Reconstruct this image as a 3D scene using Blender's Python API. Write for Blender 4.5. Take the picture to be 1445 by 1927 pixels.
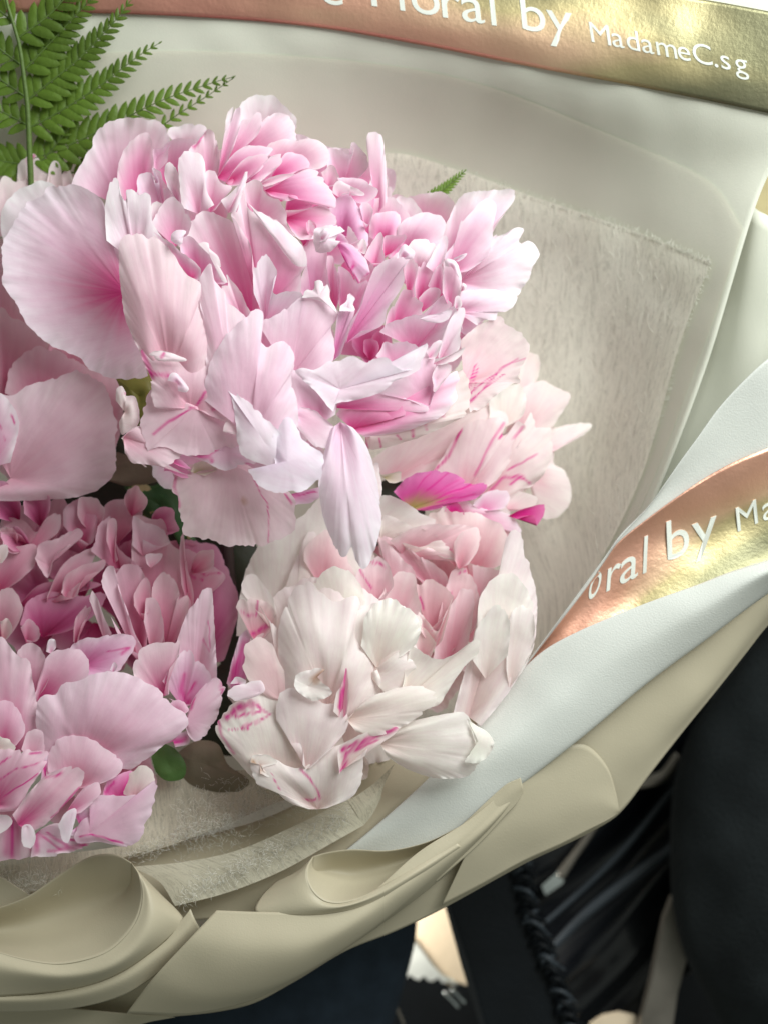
import bpy, math, random
import numpy as np
from mathutils import Vector, Matrix
from mathutils.bvhtree import BVHTree

scene = bpy.context.scene
for o in list(bpy.data.objects): bpy.data.objects.remove(o)

# ------------------------------------------------------------------ frame of the place
# lengths are thought in "picture units" on the plane through the bouquet (1445 of them = 19 cm);
# U(x, y, z) turns (right, up, towards the viewer) into world metres, the bouquet tilted 38 degrees from flat.
S = 0.19 / 1445.0
H = 2282.0
TILT = Matrix.Rotation(math.radians(38), 3, 'X')
CENTRE = Vector((0.0, 0.0, 0.62))
TM = np.array(TILT)
def U(p):
    p = np.asarray(p, float)
    return (p * S) @ TM.T + np.array(CENTRE)
def ray(px, py, z):
    k = (H - z) / H
    return np.stack([(px - 722.5) * k, (963.5 - py) * k, z + 0 * px], -1)
def at(px, py, z=0.0):
    return U(ray(np.asarray(px, float), np.asarray(py, float), np.asarray(z, float)))

# ------------------------------------------------------------------ camera
cam_d = bpy.data.cameras.new('camera')
cam = bpy.data.objects.new('camera', cam_d)
scene.collection.objects.link(cam)
cam.matrix_world = Matrix.Translation(Vector(U([0, 0, H]))) @ TILT.to_4x4()
cam_d.sensor_fit = 'HORIZONTAL'
cam_d.sensor_width = 36.0
cam_d.lens = 36.0 * H / 1445.0
cam_d.clip_start = 0.01
cam_d.clip_end = 30
cam_d.dof.use_dof = True
cam_d.dof.focus_distance = (H - 190) * S
cam_d.dof.aperture_fstop = 13.0
scene.camera = cam

# ------------------------------------------------------------------ world and lamps (inside a car, window light and an added fill)
world = bpy.data.worlds.new('World'); scene.world = world
world.use_nodes = True
bg = world.node_tree.nodes['Background']
bg.inputs[0].default_value = (0.93, 1.0, 0.90, 1)
bg.inputs[1].default_value = 0.23
def area(name, pos, target, size, sizey, power, col):
    l = bpy.data.lights.new(name, 'AREA'); l.shape = 'RECTANGLE'
    l.size = size; l.size_y = sizey; l.energy = power; l.color = col
    o = bpy.data.objects.new(name, l); scene.collection.objects.link(o)
    p = Vector(U(pos)); t = Vector(U(target))
    o.location = p
    o.rotation_euler = (t - p).to_track_quat('-Z', 'Y').to_euler()
    return o
area('window_light', (1500, 1800, 2150), (150, 100, 0), 0.30, 0.22, 3.0, (0.97, 1.0, 0.985))
area('hidden_fill_light', (-130, -1010, -820), (130, -1000, -1000), 0.022, 0.022, 0.055, (1.0, 0.96, 0.88))  # added fill lamp, hidden behind the navy cloth, to brighten the tan boards
scene.view_settings.view_transform = 'Standard'
scene.view_settings.look = 'None'
scene.view_settings.exposure = 0.0
scene.view_settings.gamma = 1.0

# ------------------------------------------------------------------ materials
def new_mat(name):
    m = bpy.data.materials.new(name); m.use_nodes = True
    nt = m.node_tree; nt.nodes.clear()
    return m, nt
def N(nt, t, **kw):
    n = nt.nodes.new(t)
    for k, v in kw.items(): setattr(n, k, v)
    return n
def noise(nt, vec, scale, detail=3, rough=0.5):
    n = N(nt, 'ShaderNodeTexNoise')
    n.inputs['Scale'].default_value = scale; n.inputs['Detail'].default_value = detail
    n.inputs['Roughness'].default_value = rough
    if vec: nt.links.new(vec, n.inputs['Vector'])
    return n
def mapping(nt, src, scale):
    m = N(nt, 'ShaderNodeMapping'); m.inputs['Scale'].default_value = scale
    nt.links.new(src, m.inputs['Vector']); return m.outputs[0]
def ramp(nt, src, stops):
    r = N(nt, 'ShaderNodeValToRGB')
    cr = r.color_ramp
    while len(cr.elements) < len(stops): cr.elements.new(0.5)
    for e, (p, c) in zip(cr.elements, stops):
        e.position = p; e.color = (*c, 1) if len(c) == 3 else c
    nt.links.new(src, r.inputs[0]); return r.outputs[0]
def mixc(nt, a, b, f, mode='MIX'):
    m = N(nt, 'ShaderNodeMix', data_type='RGBA', blend_type=mode)
    for s, v in ((m.inputs[0], f), (m.inputs[6], a), (m.inputs[7], b)):
        if isinstance(v, (int, float)): s.default_value = v
        elif isinstance(v, tuple): s.default_value = (*v, 1) if len(v) == 3 else v
        else: nt.links.new(v, s)
    return m.outputs[2]
def bump(nt, h, strength, dist=0.0005):
    b = N(nt, 'ShaderNodeBump'); b.inputs['Strength'].default_value = strength
    b.inputs['Distance'].default_value = dist
    nt.links.new(h, b.inputs['Height']); return b.outputs[0]

def petal_material():
    m, nt = new_mat('petal'); L = nt.links.new
    col = N(nt, 'ShaderNodeVertexColor', layer_name='pigment').outputs[0]
    uv = N(nt, 'ShaderNodeUVMap', uv_map='veins').outputs[0]
    v1 = noise(nt, mapping(nt, uv, (17, 1.6, 1)), 1.0, 4, 0.6)
    v2 = noise(nt, mapping(nt, uv, (5, 2.2, 1)), 1.0, 3, 0.55)
    vein = ramp(nt, v1.outputs[0], [(0.32, (0.95, 0.89, 0.925)), (0.6, (1, 1, 1))])
    blot = ramp(nt, v2.outputs[0], [(0.3, (0.95, 0.88, 0.925)), (0.65, (1, 1, 1))])
    c = mixc(nt, col, vein, 0.55, 'MULTIPLY'); c = mixc(nt, c, blot, 0.7, 'MULTIPLY')
    geo = N(nt, 'ShaderNodeNewGeometry')
    fine = noise(nt, geo.outputs['Position'], 450, 3)
    s = N(nt, 'ShaderNodeMath', operation='ADD'); L(v1.outputs[0], s.inputs[0])
    f2 = N(nt, 'ShaderNodeMath', operation='MULTIPLY'); L(fine.outputs[0], f2.inputs[0]); f2.inputs[1].default_value = 1.6
    L(f2.outputs[0], s.inputs[1])
    nrm = bump(nt, s.outputs[0], 0.13, 0.0003)
    p = N(nt, 'ShaderNodeBsdfPrincipled'); L(c, p.inputs['Base Color']); L(nrm, p.inputs['Normal'])
    p.inputs['Roughness'].default_value = 0.55
    p.inputs['Specular IOR Level'].default_value = 0.22
    p.inputs['Sheen Weight'].default_value = 0.12
    t = N(nt, 'ShaderNodeBsdfTranslucent'); L(c, t.inputs[0]); L(nrm, t.inputs['Normal'])
    mx = N(nt, 'ShaderNodeMixShader'); mx.inputs[0].default_value = 0.45
    L(p.outputs[0], mx.inputs[1]); L(t.outputs[0], mx.inputs[2])
    out = N(nt, 'ShaderNodeOutputMaterial'); L(mx.outputs[0], out.inputs[0])
    return m
def paper_material(name, c1, c2, transl=0.25, rough=0.55, grain=0.25, spec=0.3):
    m, nt = new_mat(name); L = nt.links.new
    geo = N(nt, 'ShaderNodeNewGeometry').outputs['Position']
    n = noise(nt, geo, 25, 4)
    col = ramp(nt, n.outputs[0], [(0.3, c1), (0.7, c2)])
    f = noise(nt, geo, 2600, 2)
    big = noise(nt, geo, 60, 3)
    a = N(nt, 'ShaderNodeMath', operation='MULTIPLY_ADD'); L(big.outputs[0], a.inputs[0]); a.inputs[1].default_value = 2.5
    L(f.outputs[0], a.inputs[2])
    nrm = bump(nt, a.outputs[0], grain, 0.0004)
    p = N(nt, 'ShaderNodeBsdfPrincipled'); L(col, p.inputs['Base Color']); L(nrm, p.inputs['Normal'])
    p.inputs['Roughness'].default_value = rough; p.inputs['Specular IOR Level'].default_value = spec
    t = N(nt, 'ShaderNodeBsdfTranslucent'); L(col, t.inputs[0])
    mx = N(nt, 'ShaderNodeMixShader'); mx.inputs[0].default_value = transl
    L(p.outputs[0], mx.inputs[1]); L(t.outputs[0], mx.inputs[2])
    out = N(nt, 'ShaderNodeOutputMaterial'); L(mx.outputs[0], out.inputs[0])
    return m
def foil_material(name, slope, off, vs=0.0):
    m, nt = new_mat(name); L = nt.links.new
    uv = N(nt, 'ShaderNodeUVMap', uv_map='veins').outputs[0]
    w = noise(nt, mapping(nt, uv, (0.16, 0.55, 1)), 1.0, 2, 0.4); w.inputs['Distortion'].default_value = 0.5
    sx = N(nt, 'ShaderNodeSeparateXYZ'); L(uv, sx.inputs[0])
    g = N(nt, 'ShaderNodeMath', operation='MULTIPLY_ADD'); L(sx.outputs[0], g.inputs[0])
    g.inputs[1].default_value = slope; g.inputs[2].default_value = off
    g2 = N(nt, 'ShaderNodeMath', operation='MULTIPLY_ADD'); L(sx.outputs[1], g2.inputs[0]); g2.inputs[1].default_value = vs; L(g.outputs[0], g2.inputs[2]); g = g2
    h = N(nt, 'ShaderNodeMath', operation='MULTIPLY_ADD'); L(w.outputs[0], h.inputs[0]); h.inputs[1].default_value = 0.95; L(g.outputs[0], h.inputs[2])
    col = ramp(nt, h.outputs[0], [(0.22, (0.58, 0.28, 0.21)), (0.40, (0.78, 0.44, 0.31)), (0.52, (0.80, 0.55, 0.36)),  # rose, gold and dark olive reflections are put into the base colour
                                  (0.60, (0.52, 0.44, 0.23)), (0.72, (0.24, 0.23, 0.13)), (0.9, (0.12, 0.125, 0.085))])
    geo = N(nt, 'ShaderNodeNewGeometry').outputs['Position']
    f = noise(nt, geo, 900, 3, 0.6); g = noise(nt, geo, 75, 2)
    a = N(nt, 'ShaderNodeMath', operation='MULTIPLY_ADD'); L(g.outputs[0], a.inputs[0]); a.inputs[1].default_value = 4.0
    L(f.outputs[0], a.inputs[2])
    nrm = bump(nt, a.outputs[0], 0.18, 0.0004)
    p = N(nt, 'ShaderNodeBsdfPrincipled'); L(col, p.inputs['Base Color']); L(nrm, p.inputs['Normal'])
    p.inputs['Metallic'].default_value = 0.85; p.inputs['Roughness'].default_value = 0.42
    out = N(nt, 'ShaderNodeOutputMaterial'); L(p.outputs[0], out.inputs[0])
    return m
def tissue_material(name, tint, dens=0.5, sx=1.0):
    m, nt = new_mat(name); L = nt.links.new
    uv = N(nt, 'ShaderNodeUVMap', uv_map='veins').outputs[0]
    a = noise(nt, mapping(nt, uv, (4.5 * sx, 0.9, 1)), 1.0, 6, 0.72); a.inputs['Distortion'].default_value = 0.8
    b = noise(nt, mapping(nt, uv, (2, 2, 1)), 1.6, 5, 0.7); b.inputs['Distortion'].default_value = 1.8
    fr = ramp(nt, a.outputs[0], [(0.36, (0, 0, 0)), (0.50, (1, 1, 1)), (0.62, (0.1, 0.1, 0.1))])
    fr2 = ramp(nt, b.outputs[0], [(0.46, (0, 0, 0)), (0.50, (1, 1, 1)), (0.54, (0, 0, 0))])
    mx = N(nt, 'ShaderNodeMath', operation='MAXIMUM'); L(fr, mx.inputs[0]); L(fr2, mx.inputs[1])
    al = N(nt, 'ShaderNodeMapRange'); al.inputs[3].default_value = dens; al.inputs[4].default_value = 0.97
    L(mx.outputs[0], al.inputs[0])
    p = N(nt, 'ShaderNodeBsdfPrincipled'); L(mixc(nt, tuple(x * 0.80 for x in tint), tuple(min(1, x * 1.12) for x in tint), mx.outputs[0]), p.inputs['Base Color'])
    p.inputs['Roughness'].default_value = 0.4
    L(bump(nt, mx.outputs[0], 0.25, 0.0004), p.inputs['Normal'])
    t = N(nt, 'ShaderNodeBsdfTranslucent'); t.inputs[0].default_value = (*tint, 1)
    m2 = N(nt, 'ShaderNodeMixShader'); m2.inputs[0].default_value = 0.3
    L(p.outputs[0], m2.inputs[1]); L(t.outputs[0], m2.inputs[2])
    tr = N(nt, 'ShaderNodeBsdfTransparent'); m3 = N(nt, 'ShaderNodeMixShader')
    L(al.outputs[0], m3.inputs[0]); L(tr.outputs[0], m3.inputs[1]); L(m2.outputs[0], m3.inputs[2])
    out = N(nt, 'ShaderNodeOutputMaterial'); L(m3.outputs[0], out.inputs[0])
    return m
def simple(name, c, rough=0.5, metal=0.0, grain=0.3, scale=900, var=0.25, spec=0.5, transl=0.0, coat=0.0):
    m, nt = new_mat(name); L = nt.links.new
    geo = N(nt, 'ShaderNodeNewGeometry').outputs['Position']
    n = noise(nt, geo, scale, 3)
    big = noise(nt, geo, scale * 0.06, 3)
    col = ramp(nt, big.outputs[0], [(0.3, tuple(x * (1 - var) for x in c)), (0.7, tuple(min(1, x * (1 + var)) for x in c))])
    p = N(nt, 'ShaderNodeBsdfPrincipled'); L(col, p.inputs['Base Color'])
    L(bump(nt, n.outputs[0], grain, 0.0006), p.inputs['Normal'])
    p.inputs['Roughness'].default_value = rough; p.inputs['Metallic'].default_value = metal
    p.inputs['Specular IOR Level'].default_value = spec; p.inputs['Coat Weight'].default_value = coat
    res = p.outputs[0]
    if transl:
        t = N(nt, 'ShaderNodeBsdfTranslucent'); L(col, t.inputs[0])
        mx = N(nt, 'ShaderNodeMixShader'); mx.inputs[0].default_value = transl
        L(res, mx.inputs[1]); L(t.outputs[0], mx.inputs[2]); res = mx.outputs[0]
    out = N(nt, 'ShaderNodeOutputMaterial'); L(res, out.inputs[0])
    return m
def variegated():
    m, nt = new_mat('variegated_leaf'); L = nt.links.new
    geo = N(nt, 'ShaderNodeNewGeometry').outputs['Position']
    n = noise(nt, geo, 190, 3, 0.6)
    col = ramp(nt, n.outputs[0], [(0.52, (0.02, 0.10, 0.02)), (0.56, (0.04, 0.16, 0.03)), (0.58, (0.45, 0.42, 0.20))])
    p = N(nt, 'ShaderNodeBsdfPrincipled'); L(col, p.inputs['Base Color']); p.inputs['Roughness'].default_value = 0.45
    out = N(nt, 'ShaderNodeOutputMaterial'); L(p.outputs[0], out.inputs[0])
    return m
M = {
 'petal': petal_material(),
 'grey': paper_material('pearl_paper', (0.76, 0.775, 0.67), (0.80, 0.81, 0.71), 0.3, 0.5, 0.12),
 'lining': paper_material('warm_paper', (0.715, 0.71, 0.60), (0.745, 0.74, 0.635), 0.25, 0.5, 0.12),
 'blue': paper_material('pale_paper', (0.66, 0.68, 0.63), (0.71, 0.73, 0.685), 0.15, 0.42, 0.2),
 'cream': paper_material('cream_paper', (0.55, 0.50, 0.365), (0.60, 0.545, 0.40), 0.25, 0.45, 0.12),
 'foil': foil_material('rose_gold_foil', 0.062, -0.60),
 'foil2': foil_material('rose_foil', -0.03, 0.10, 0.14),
 'letter': simple('pale_letter', (0.62, 0.65, 0.59), 0.5, 0, 0.05, var=0.03),
 'tissue': tissue_material('mulberry_tissue', (0.87, 0.86, 0.755), 0.80),
 'net': tissue_material('fibre_net', (0.56, 0.53, 0.41), 0.72),
 'fibre': simple('fibre', (0.80, 0.79, 0.72), 0.5, 0, 0, transl=0.3),
 'fern': simple('fern_green', (0.11, 0.19, 0.022), 0.5, 0, 0.4, 700, 0.3, 0.4, 0.35),
 'fernstalk': simple('fern_stalk', (0.07, 0.12, 0.02), 0.6),
 'leafdark': variegated(),
 'leaf': simple('leaf_green', (0.06, 0.13, 0.03), 0.5, 0, 0.4, 500, 0.3, 0.4, 0.2),
 'olive': simple('olive_sepal', (0.17, 0.17, 0.035), 0.5, 0, 0.4, 500, 0.3, 0.4, 0.2),
 'bark': simple('dark_stem', (0.035, 0.022, 0.02), 0.6),
 'shade': simple('gap_shade_leaf', (0.025, 0.035, 0.018), 0.5, 0, 0.4, 500, 0.3, 0.4),
 'dry': simple('dusty_leaf', (0.22, 0.19, 0.13), 0.6, 0, 0.4, 500, 0.3, 0.3, 0.2),
 'navy': simple('navy_cloth', (0.018, 0.028, 0.040), 0.9, 0, 0.7, 2500, 0.2, 0.2),
 'charcoal': simple('charcoal_cloth', (0.013, 0.016, 0.017), 0.95, 0, 1.0, 1100, 0.2, 0.15),
 'leather': simple('black_leather', (0.005, 0.007, 0.009), 0.5, 0, 0.5, 900, 0.2, 0.22),
 'gloss': simple('black_vinyl', (0.004, 0.005, 0.007), 0.28, 0, 0.1, 300, 0.2, 0.5, 0, 0.3),
 'sheen': simple('painted_sheen', (0.035, 0.045, 0.055), 0.55, 0, 0.1),  # lighter grey base colour stands in for highlights on the black folds
 'steel': simple('grey_metal', (0.22, 0.20, 0.17), 0.35, 0.5, 0.1),
 'tan': simple('tan_panel', (0.88, 0.72, 0.52), 0.6, 0, 0.3, 400, 0.06),
 'white': simple('white_trim', (0.75, 0.78, 0.74), 0.5, 0, 0.2),
 'chrome': simple('chrome', (0.75, 0.80, 0.85), 0.15, 1.0, 0),
 'floor': simple('dark_carpet', (0.006, 0.008, 0.011), 0.9, 0, 0.8, 1500),
 'ochre': simple('ochre_panel', (0.50, 0.42, 0.20), 0.6),
}

# ------------------------------------------------------------------ objects
def link(name, me, parent=None):
    o = bpy.data.objects.new(name, me)
    scene.collection.objects.link(o)
    if parent is not None: o.parent = parent
    return o
def thing(name, label, cat, px, py, z, group=None):
    o = bpy.data.objects.new(name, None); scene.collection.objects.link(o)
    o.location = Vector(at(px, py, z)); o.empty_display_size = 0.01
    o['label'] = label; o['category'] = cat
    if group: o['group'] = group
    return o
def mesh_obj(name, verts, faces, mat, parent=None, cols=None, uvs=None, smooth=True, origin=None):
    """verts: world coordinates (n,3). The object's origin is its first vertex (or 'origin')."""
    verts = np.asarray(verts, float)
    org = np.array(verts[0] if origin is None else origin, float)
    me = bpy.data.meshes.new(name)
    me.from_pydata((verts - org).tolist(), [], [list(map(int, f)) for f in faces])
    me.materials.append(mat)
    if smooth: me.polygons.foreach_set('use_smooth', [True] * len(me.polygons))
    if cols is not None:
        a = me.color_attributes.new('pigment', 'FLOAT_COLOR', 'POINT')
        c = np.ones((len(verts), 4)); c[:, :3] = cols
        a.data.foreach_set('color', c.ravel())
    if uvs is not None:
        l = me.uv_layers.new(name='veins')
        idx = np.zeros(len(me.loops), int); me.loops.foreach_get('vertex_index', idx)
        l.data.foreach_set('uv', np.asarray(uvs, float)[idx].ravel())
    me.update()
    o = link(name, me, parent)
    q = parent; off = Vector((0, 0, 0))
    while q is not None: off += q.location; q = q.parent
    o.location = Vector(org) - off
    return o
def tag(o, label, cat, group=None):
    o['label'] = label; o['category'] = cat
    if group: o['group'] = group
    return o

def vnoise(x, seed=0):
    """smooth 1-D value noise in [-1,1]"""
    x = np.asarray(x, float); i = np.floor(x).astype(int); f = x - i
    f = f * f * (3 - 2 * f)
    h = lambda k: np.modf(np.abs(np.sin((k + seed * 57.31) * 12.9898) * 43758.5453))[0] * 2 - 1
    return h(i) * (1 - f) + h(i + 1) * f
def vnoise2(x, y, seed=0):
    x = np.asarray(x, float); y = np.asarray(y, float)
    i = np.floor(x).astype(int); j = np.floor(y).astype(int); fx = x - i; fy = y - j
    fx = fx * fx * (3 - 2 * fx); fy = fy * fy * (3 - 2 * fy)
    h = lambda a, b: np.modf(np.abs(np.sin(a * 12.9898 + b * 78.233 + seed * 3.17) * 43758.5453))[0] * 2 - 1
    return (h(i, j) * (1 - fx) + h(i + 1, j) * fx) * (1 - fy) + (h(i, j + 1) * (1 - fx) + h(i + 1, j + 1) * fx) * fy
def catmull(P, n, closed=False):
    """resample polyline P (k,d) into n points, centripetal-like smooth curve, even in arc length"""
    P = np.asarray(P, float)
    if len(P) == 2:
        t = np.linspace(0, 1, n)[:, None]; return P[0] * (1 - t) + P[1] * t
    A = np.vstack([2 * P[0] - P[1], P, 2 * P[-1] - P[-2]])
    out = []
    for i in range(1, len(A) - 2):
        p0, p1, p2, p3 = A[i - 1], A[i], A[i + 1], A[i + 2]
        d1 = np.linalg.norm((p2 - p1)[:2]) + 1e-6
        m1 = (p2 - p0) / (np.linalg.norm((p1 - p0)[:2]) + d1 + 1e-6) * d1
        m2 = (p3 - p1) / (np.linalg.norm((p3 - p2)[:2]) + d1 + 1e-6) * d1
        for t in np.linspace(0, 1, 12, endpoint=False):
            out.append((2*t**3-3*t**2+1)*p1 + (t**3-2*t**2+t)*m1 + (-2*t**3+3*t**2)*p2 + (t**3-t**2)*m2)
    out.append(P[-1]); out = np.array(out)
    s = np.r_[0, np.cumsum(np.linalg.norm(np.diff(out[:, :2], axis=0), axis=1))]
    q = np.linspace(0, s[-1], n)
    return np.stack([np.interp(q, s, out[:, k]) for k in range(out.shape[1])], 1)
def grid_faces(a, b):
    return [(i*b+j, i*b+j+1, (i+1)*b+j+1, (i+1)*b+j) for i in range(a-1) for j in range(b-1)]

# ------------------------------------------------------------------ petals
PAL = {  # base, middle, rim pigment
 'P': ((0.87, 0.12, 0.40), (0.90, 0.41, 0.63), (0.95, 0.86, 0.91)),
 'Q': ((0.87, 0.27, 0.52), (0.90, 0.57, 0.72), (0.95, 0.89, 0.92)),
 'W': ((0.89, 0.50, 0.66), (0.92, 0.80, 0.86), (0.95, 0.95, 0.94)),
 'G': ((0.82, 0.08, 0.33), (0.88, 0.62, 0.74), (0.90, 0.86, 0.88)),
 'H': ((0.80, 0.10, 0.36), (0.86, 0.24, 0.52), (0.90, 0.50, 0.70)),
 'M': ((0.84, 0.25, 0.54), (0.86, 0.50, 0.70), (0.93, 0.83, 0.89)),
 'D': ((0.40, 0.02, 0.12), (0.60, 0.14, 0.31), (0.78, 0.44, 0.57)),
 'E': ((0.66, 0.11, 0.26), (0.80, 0.38, 0.50), (0.87, 0.66, 0.71)),
 'K': ((0.55, 0.01, 0.18), (0.68, 0.03, 0.28), (0.80, 0.22, 0.48)),
 'U': ((0.76, 0.10, 0.34), (0.85, 0.50, 0.63), (0.90, 0.74, 0.80)),
 'V': ((0.84, 0.40, 0.52), (0.87, 0.60, 0.69), (0.91, 0.78, 0.82)),
 'X': ((0.90, 0.66, 0.79), (0.91, 0.81, 0.88), (0.93, 0.94, 0.95)),
 'N': ((0.90, 0.56, 0.70), (0.91, 0.66, 0.77), (0.94, 0.86, 0.90)),
 'L': ((0.85, 0.48, 0.57), (0.86, 0.61, 0.68), (0.91, 0.79, 0.81)),
 'C': ((0.90, 0.77, 0.71), (0.92, 0.88, 0.81), (0.94, 0.93, 0.87)),
 'I': ((0.86, 0.36, 0.46), (0.89, 0.58, 0.63), (0.92, 0.82, 0.80)),
 'R': ((0.87, 0.52, 0.58), (0.90, 0.76, 0.76), (0.92, 0.86, 0.82)),
 'T': ((0.45, 0.42, 0.12), (0.74, 0.10, 0.40), (0.78, 0.26, 0.55)),
 'Y': ((0.60, 0.56, 0.30), (0.80, 0.74, 0.60), (0.85, 0.80, 0.70)),
}
MAG = np.array((0.74, 0.03, 0.32)); BROWN = np.array((0.55, 0.32, 0.18))
rng = random.Random(7)
cnt = [0]
def petal(par, tile, pts, base, zr, zb, pal='P', bul=0.0, ruf=7.0, streaks=(), w=3.2, hang=0.0, name='petal', fine=False, wave=58.0, lip=False):
    """a curved fan-shaped petal: from its base out to a traced rim, cupped by 'bul', ruffled by 'ruf'"""
    cnt[0] += 1; sd = cnt[0] * 1.37
    x0, y0, k = tile
    P = np.array([(x0 + a / k, y0 + b / k) for a, b in pts])
    B = np.array((x0 + base[0] / k, y0 + base[1] / k))
    T0 = catmull(P, 60); A0 = np.unwrap(np.arctan2(T0[:, 1] - B[1], T0[:, 0] - B[0]))
    inner = abs(A0[-1] - A0[0]) > math.radians(285)      # the base lies inside the outline: a crumpled scrap, not a fan
    if inner: P = np.vstack([P, P[:1]])
    per = np.linalg.norm(np.diff(P, axis=0), axis=1).sum()
    step = 3.2 if (streaks or fine) else 5.0
    nv = int(min(190, max(22, per / step)))
    R = catmull(P, nv)
    rad = np.linalg.norm(R - B, axis=1).mean()
    nu = int(min(48, max(9, rad / (step * 1.25))))
    us = np.linspace(0, 1, nu) ** 0.85
    s = np.linspace(0, per, nv)
    jit = 1 + (vnoise(s / 9, sd) * 1.3 + vnoise(s / 23, sd + 3) * 2.2 + vnoise(s / 5.5, sd + 5) * 1.1 - 5.0 * np.clip(vnoise(s / 13, sd + 6) - 0.72, 0, 1) * 3.5) / max(rad, 30)
    v = np.linspace(0, 1, nv)
    ruff = vnoise(s / (wave * 1.7), sd + 7); ruf2 = 0.4 * vnoise(s / (wave * 0.6), sd + 9)
    if inner:      # make the closed rim meet itself
        wv = np.clip(np.linspace(0, 1, nv) * 6 - 5, 0, 1) ** 2 * 0.5 + 0.0
        mir = np.clip(1 - np.linspace(0, 1, nv) * 6, 0, 1) ** 2 * 0.5
        for arr in (ruff, ruf2):
            m_ = 0.5 * (arr[0] + arr[-1]); arr += (m_ - arr[-1]) * wv * 2 + (m_ - arr[0]) * mir * 2
        m_ = 0.5 * (jit[0] + jit[-1]); jit = jit + (m_ - jit[-1]) * wv * 2 + (m_ - jit[0]) * mir * 2
    ax = R.mean(0) - B; ax = ax / (np.linalg.norm(ax) + 1e-6)
    pole = B - ax * rad * (2.5 if inner else 0.75)
    crim = 0.5 * vnoise(s / (wave * 0.36), sd + 9) + 0.3 * vnoise(s / (wave * 0.15), sd + 10)
    crim = crim * np.clip(0.45 + 1.3 * vnoise(s / 90, sd + 21), 0, 1.5)
    if inner: crim = crim * np.sin(np.pi * v) ** 0.3
    rows = []; cols = []; uvs = []
    pb, pm, pr = (np.array(c) for c in PAL[pal])
    hue = np.array((1 + rng.uniform(-.02, .01), 1 + rng.uniform(-.045, .02), 1 + rng.uniform(-.02, .015)))
    lst = list(us) + ([1.0] if lip else [])
    for q, u in enumerate(lst):
        last = lip and q == len(lst) - 1
        e = u * (1 + (jit - 1) * u)
        XY = B + (R - B) * e[:, None]
        if last: XY = XY - (R - B) / np.maximum(np.linalg.norm(R - B, axis=1), 1)[:, None] * 1.6
        z = zb + (zr - zb) * (u ** 0.9)
        z = z + (bul * math.cos(u * math.pi / 2) * 0.8 if inner else bul * math.sin(math.pi * min(u, 1)) * (0.45 + 0.55 * np.sin(math.pi * v)))
        dx, dy = XY[:, 0] - pole[0], XY[:, 1] - pole[1]
        th = np.arctan2(dy * ax[0] - dx * ax[1], dx * ax[0] + dy * ax[1]) * rad * 1.6; pr_ = np.hypot(dx, dy)
        z = z + ruf * (vnoise2(th / 105 + sd, pr_ / 170, sd) * min(1, u * 1.4) * 0.95 + (u ** 4) * ruff * 0.7 + (u ** 7) * ruf2 + (u ** 12) * crim * 1.4) - hang * u * u
        z = z + 4.2 * vnoise2(XY[:, 0] / 42, XY[:, 1] / 42, sd) * u + 1.1 * vnoise2(XY[:, 0] / 14, XY[:, 1] / 14, sd + 4) * u * u
        if last: z = z - 4.0
        rows.append(ray(XY[:, 0], XY[:, 1], z))
        du = u + 0.06 * ruff + 0.05 * vnoise(s / 14, sd + 2)
        a = np.clip(du / 0.62, 0, 1)[:, None]; b = np.clip((du - 0.5) / 0.5, 0, 1)[:, None]
        a = a * a * (3 - 2 * a); b = b ** 1.25
        if inner: a = 0.75 + 0.25 * a; b = 0.45 + 0.55 * b
        c = (pb * (1 - a) + pm * a) * (1 - b) + pr * b
        c = c * hue
        for st in streaks:
            col = MAG; ww = w
            if st[0] == 'b': col = BROWN; ww = 7; st = st[1:]
            if isinstance(st[0], (int, float)): ww = st[0]; st = st[1:]
            Q = np.array([(x0 + p[0] / k, y0 + p[1] / k) for p in st])
            d = np.full(nv, 1e9)
            fx = np.stack([XY[:, 0] + 1.6 * vnoise(XY[:, 1] / 15, sd), XY[:, 1] + 1.6 * vnoise(XY[:, 0] / 15, sd + 2)], 1)
            if len(Q) == 1: d = np.linalg.norm(fx - Q[0], axis=1)
            for i in range(len(Q) - 1):
                ab = Q[i + 1] - Q[i]; t = np.clip(((fx - Q[i]) @ ab) / (ab @ ab + 1e-9), 0, 1)
                d = np.minimum(d, np.linalg.norm(fx - Q[i] - t[:, None] * ab, axis=1))
            m = np.clip(1.3 - d / (ww * (1.15 + 0.5 * vnoise(th / 7, sd + 31))), 0, 1) ** 1.3
            m = (m * (0.72 + 0.28 * vnoise(th / 3.2, sd + 11)))[:, None]
            c = c * (1 - m) + col * m
        cols.append(np.clip(c, 0, 0.97))
        uvs.append(np.stack([th / 100.0 + sd, pr_ / 100.0], 1))
    W = U(np.vstack(rows))
    return mesh_obj(name, W, grid_faces(len(lst), nv), M['petal'], par, np.vstack(cols), np.vstack(uvs))

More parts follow.
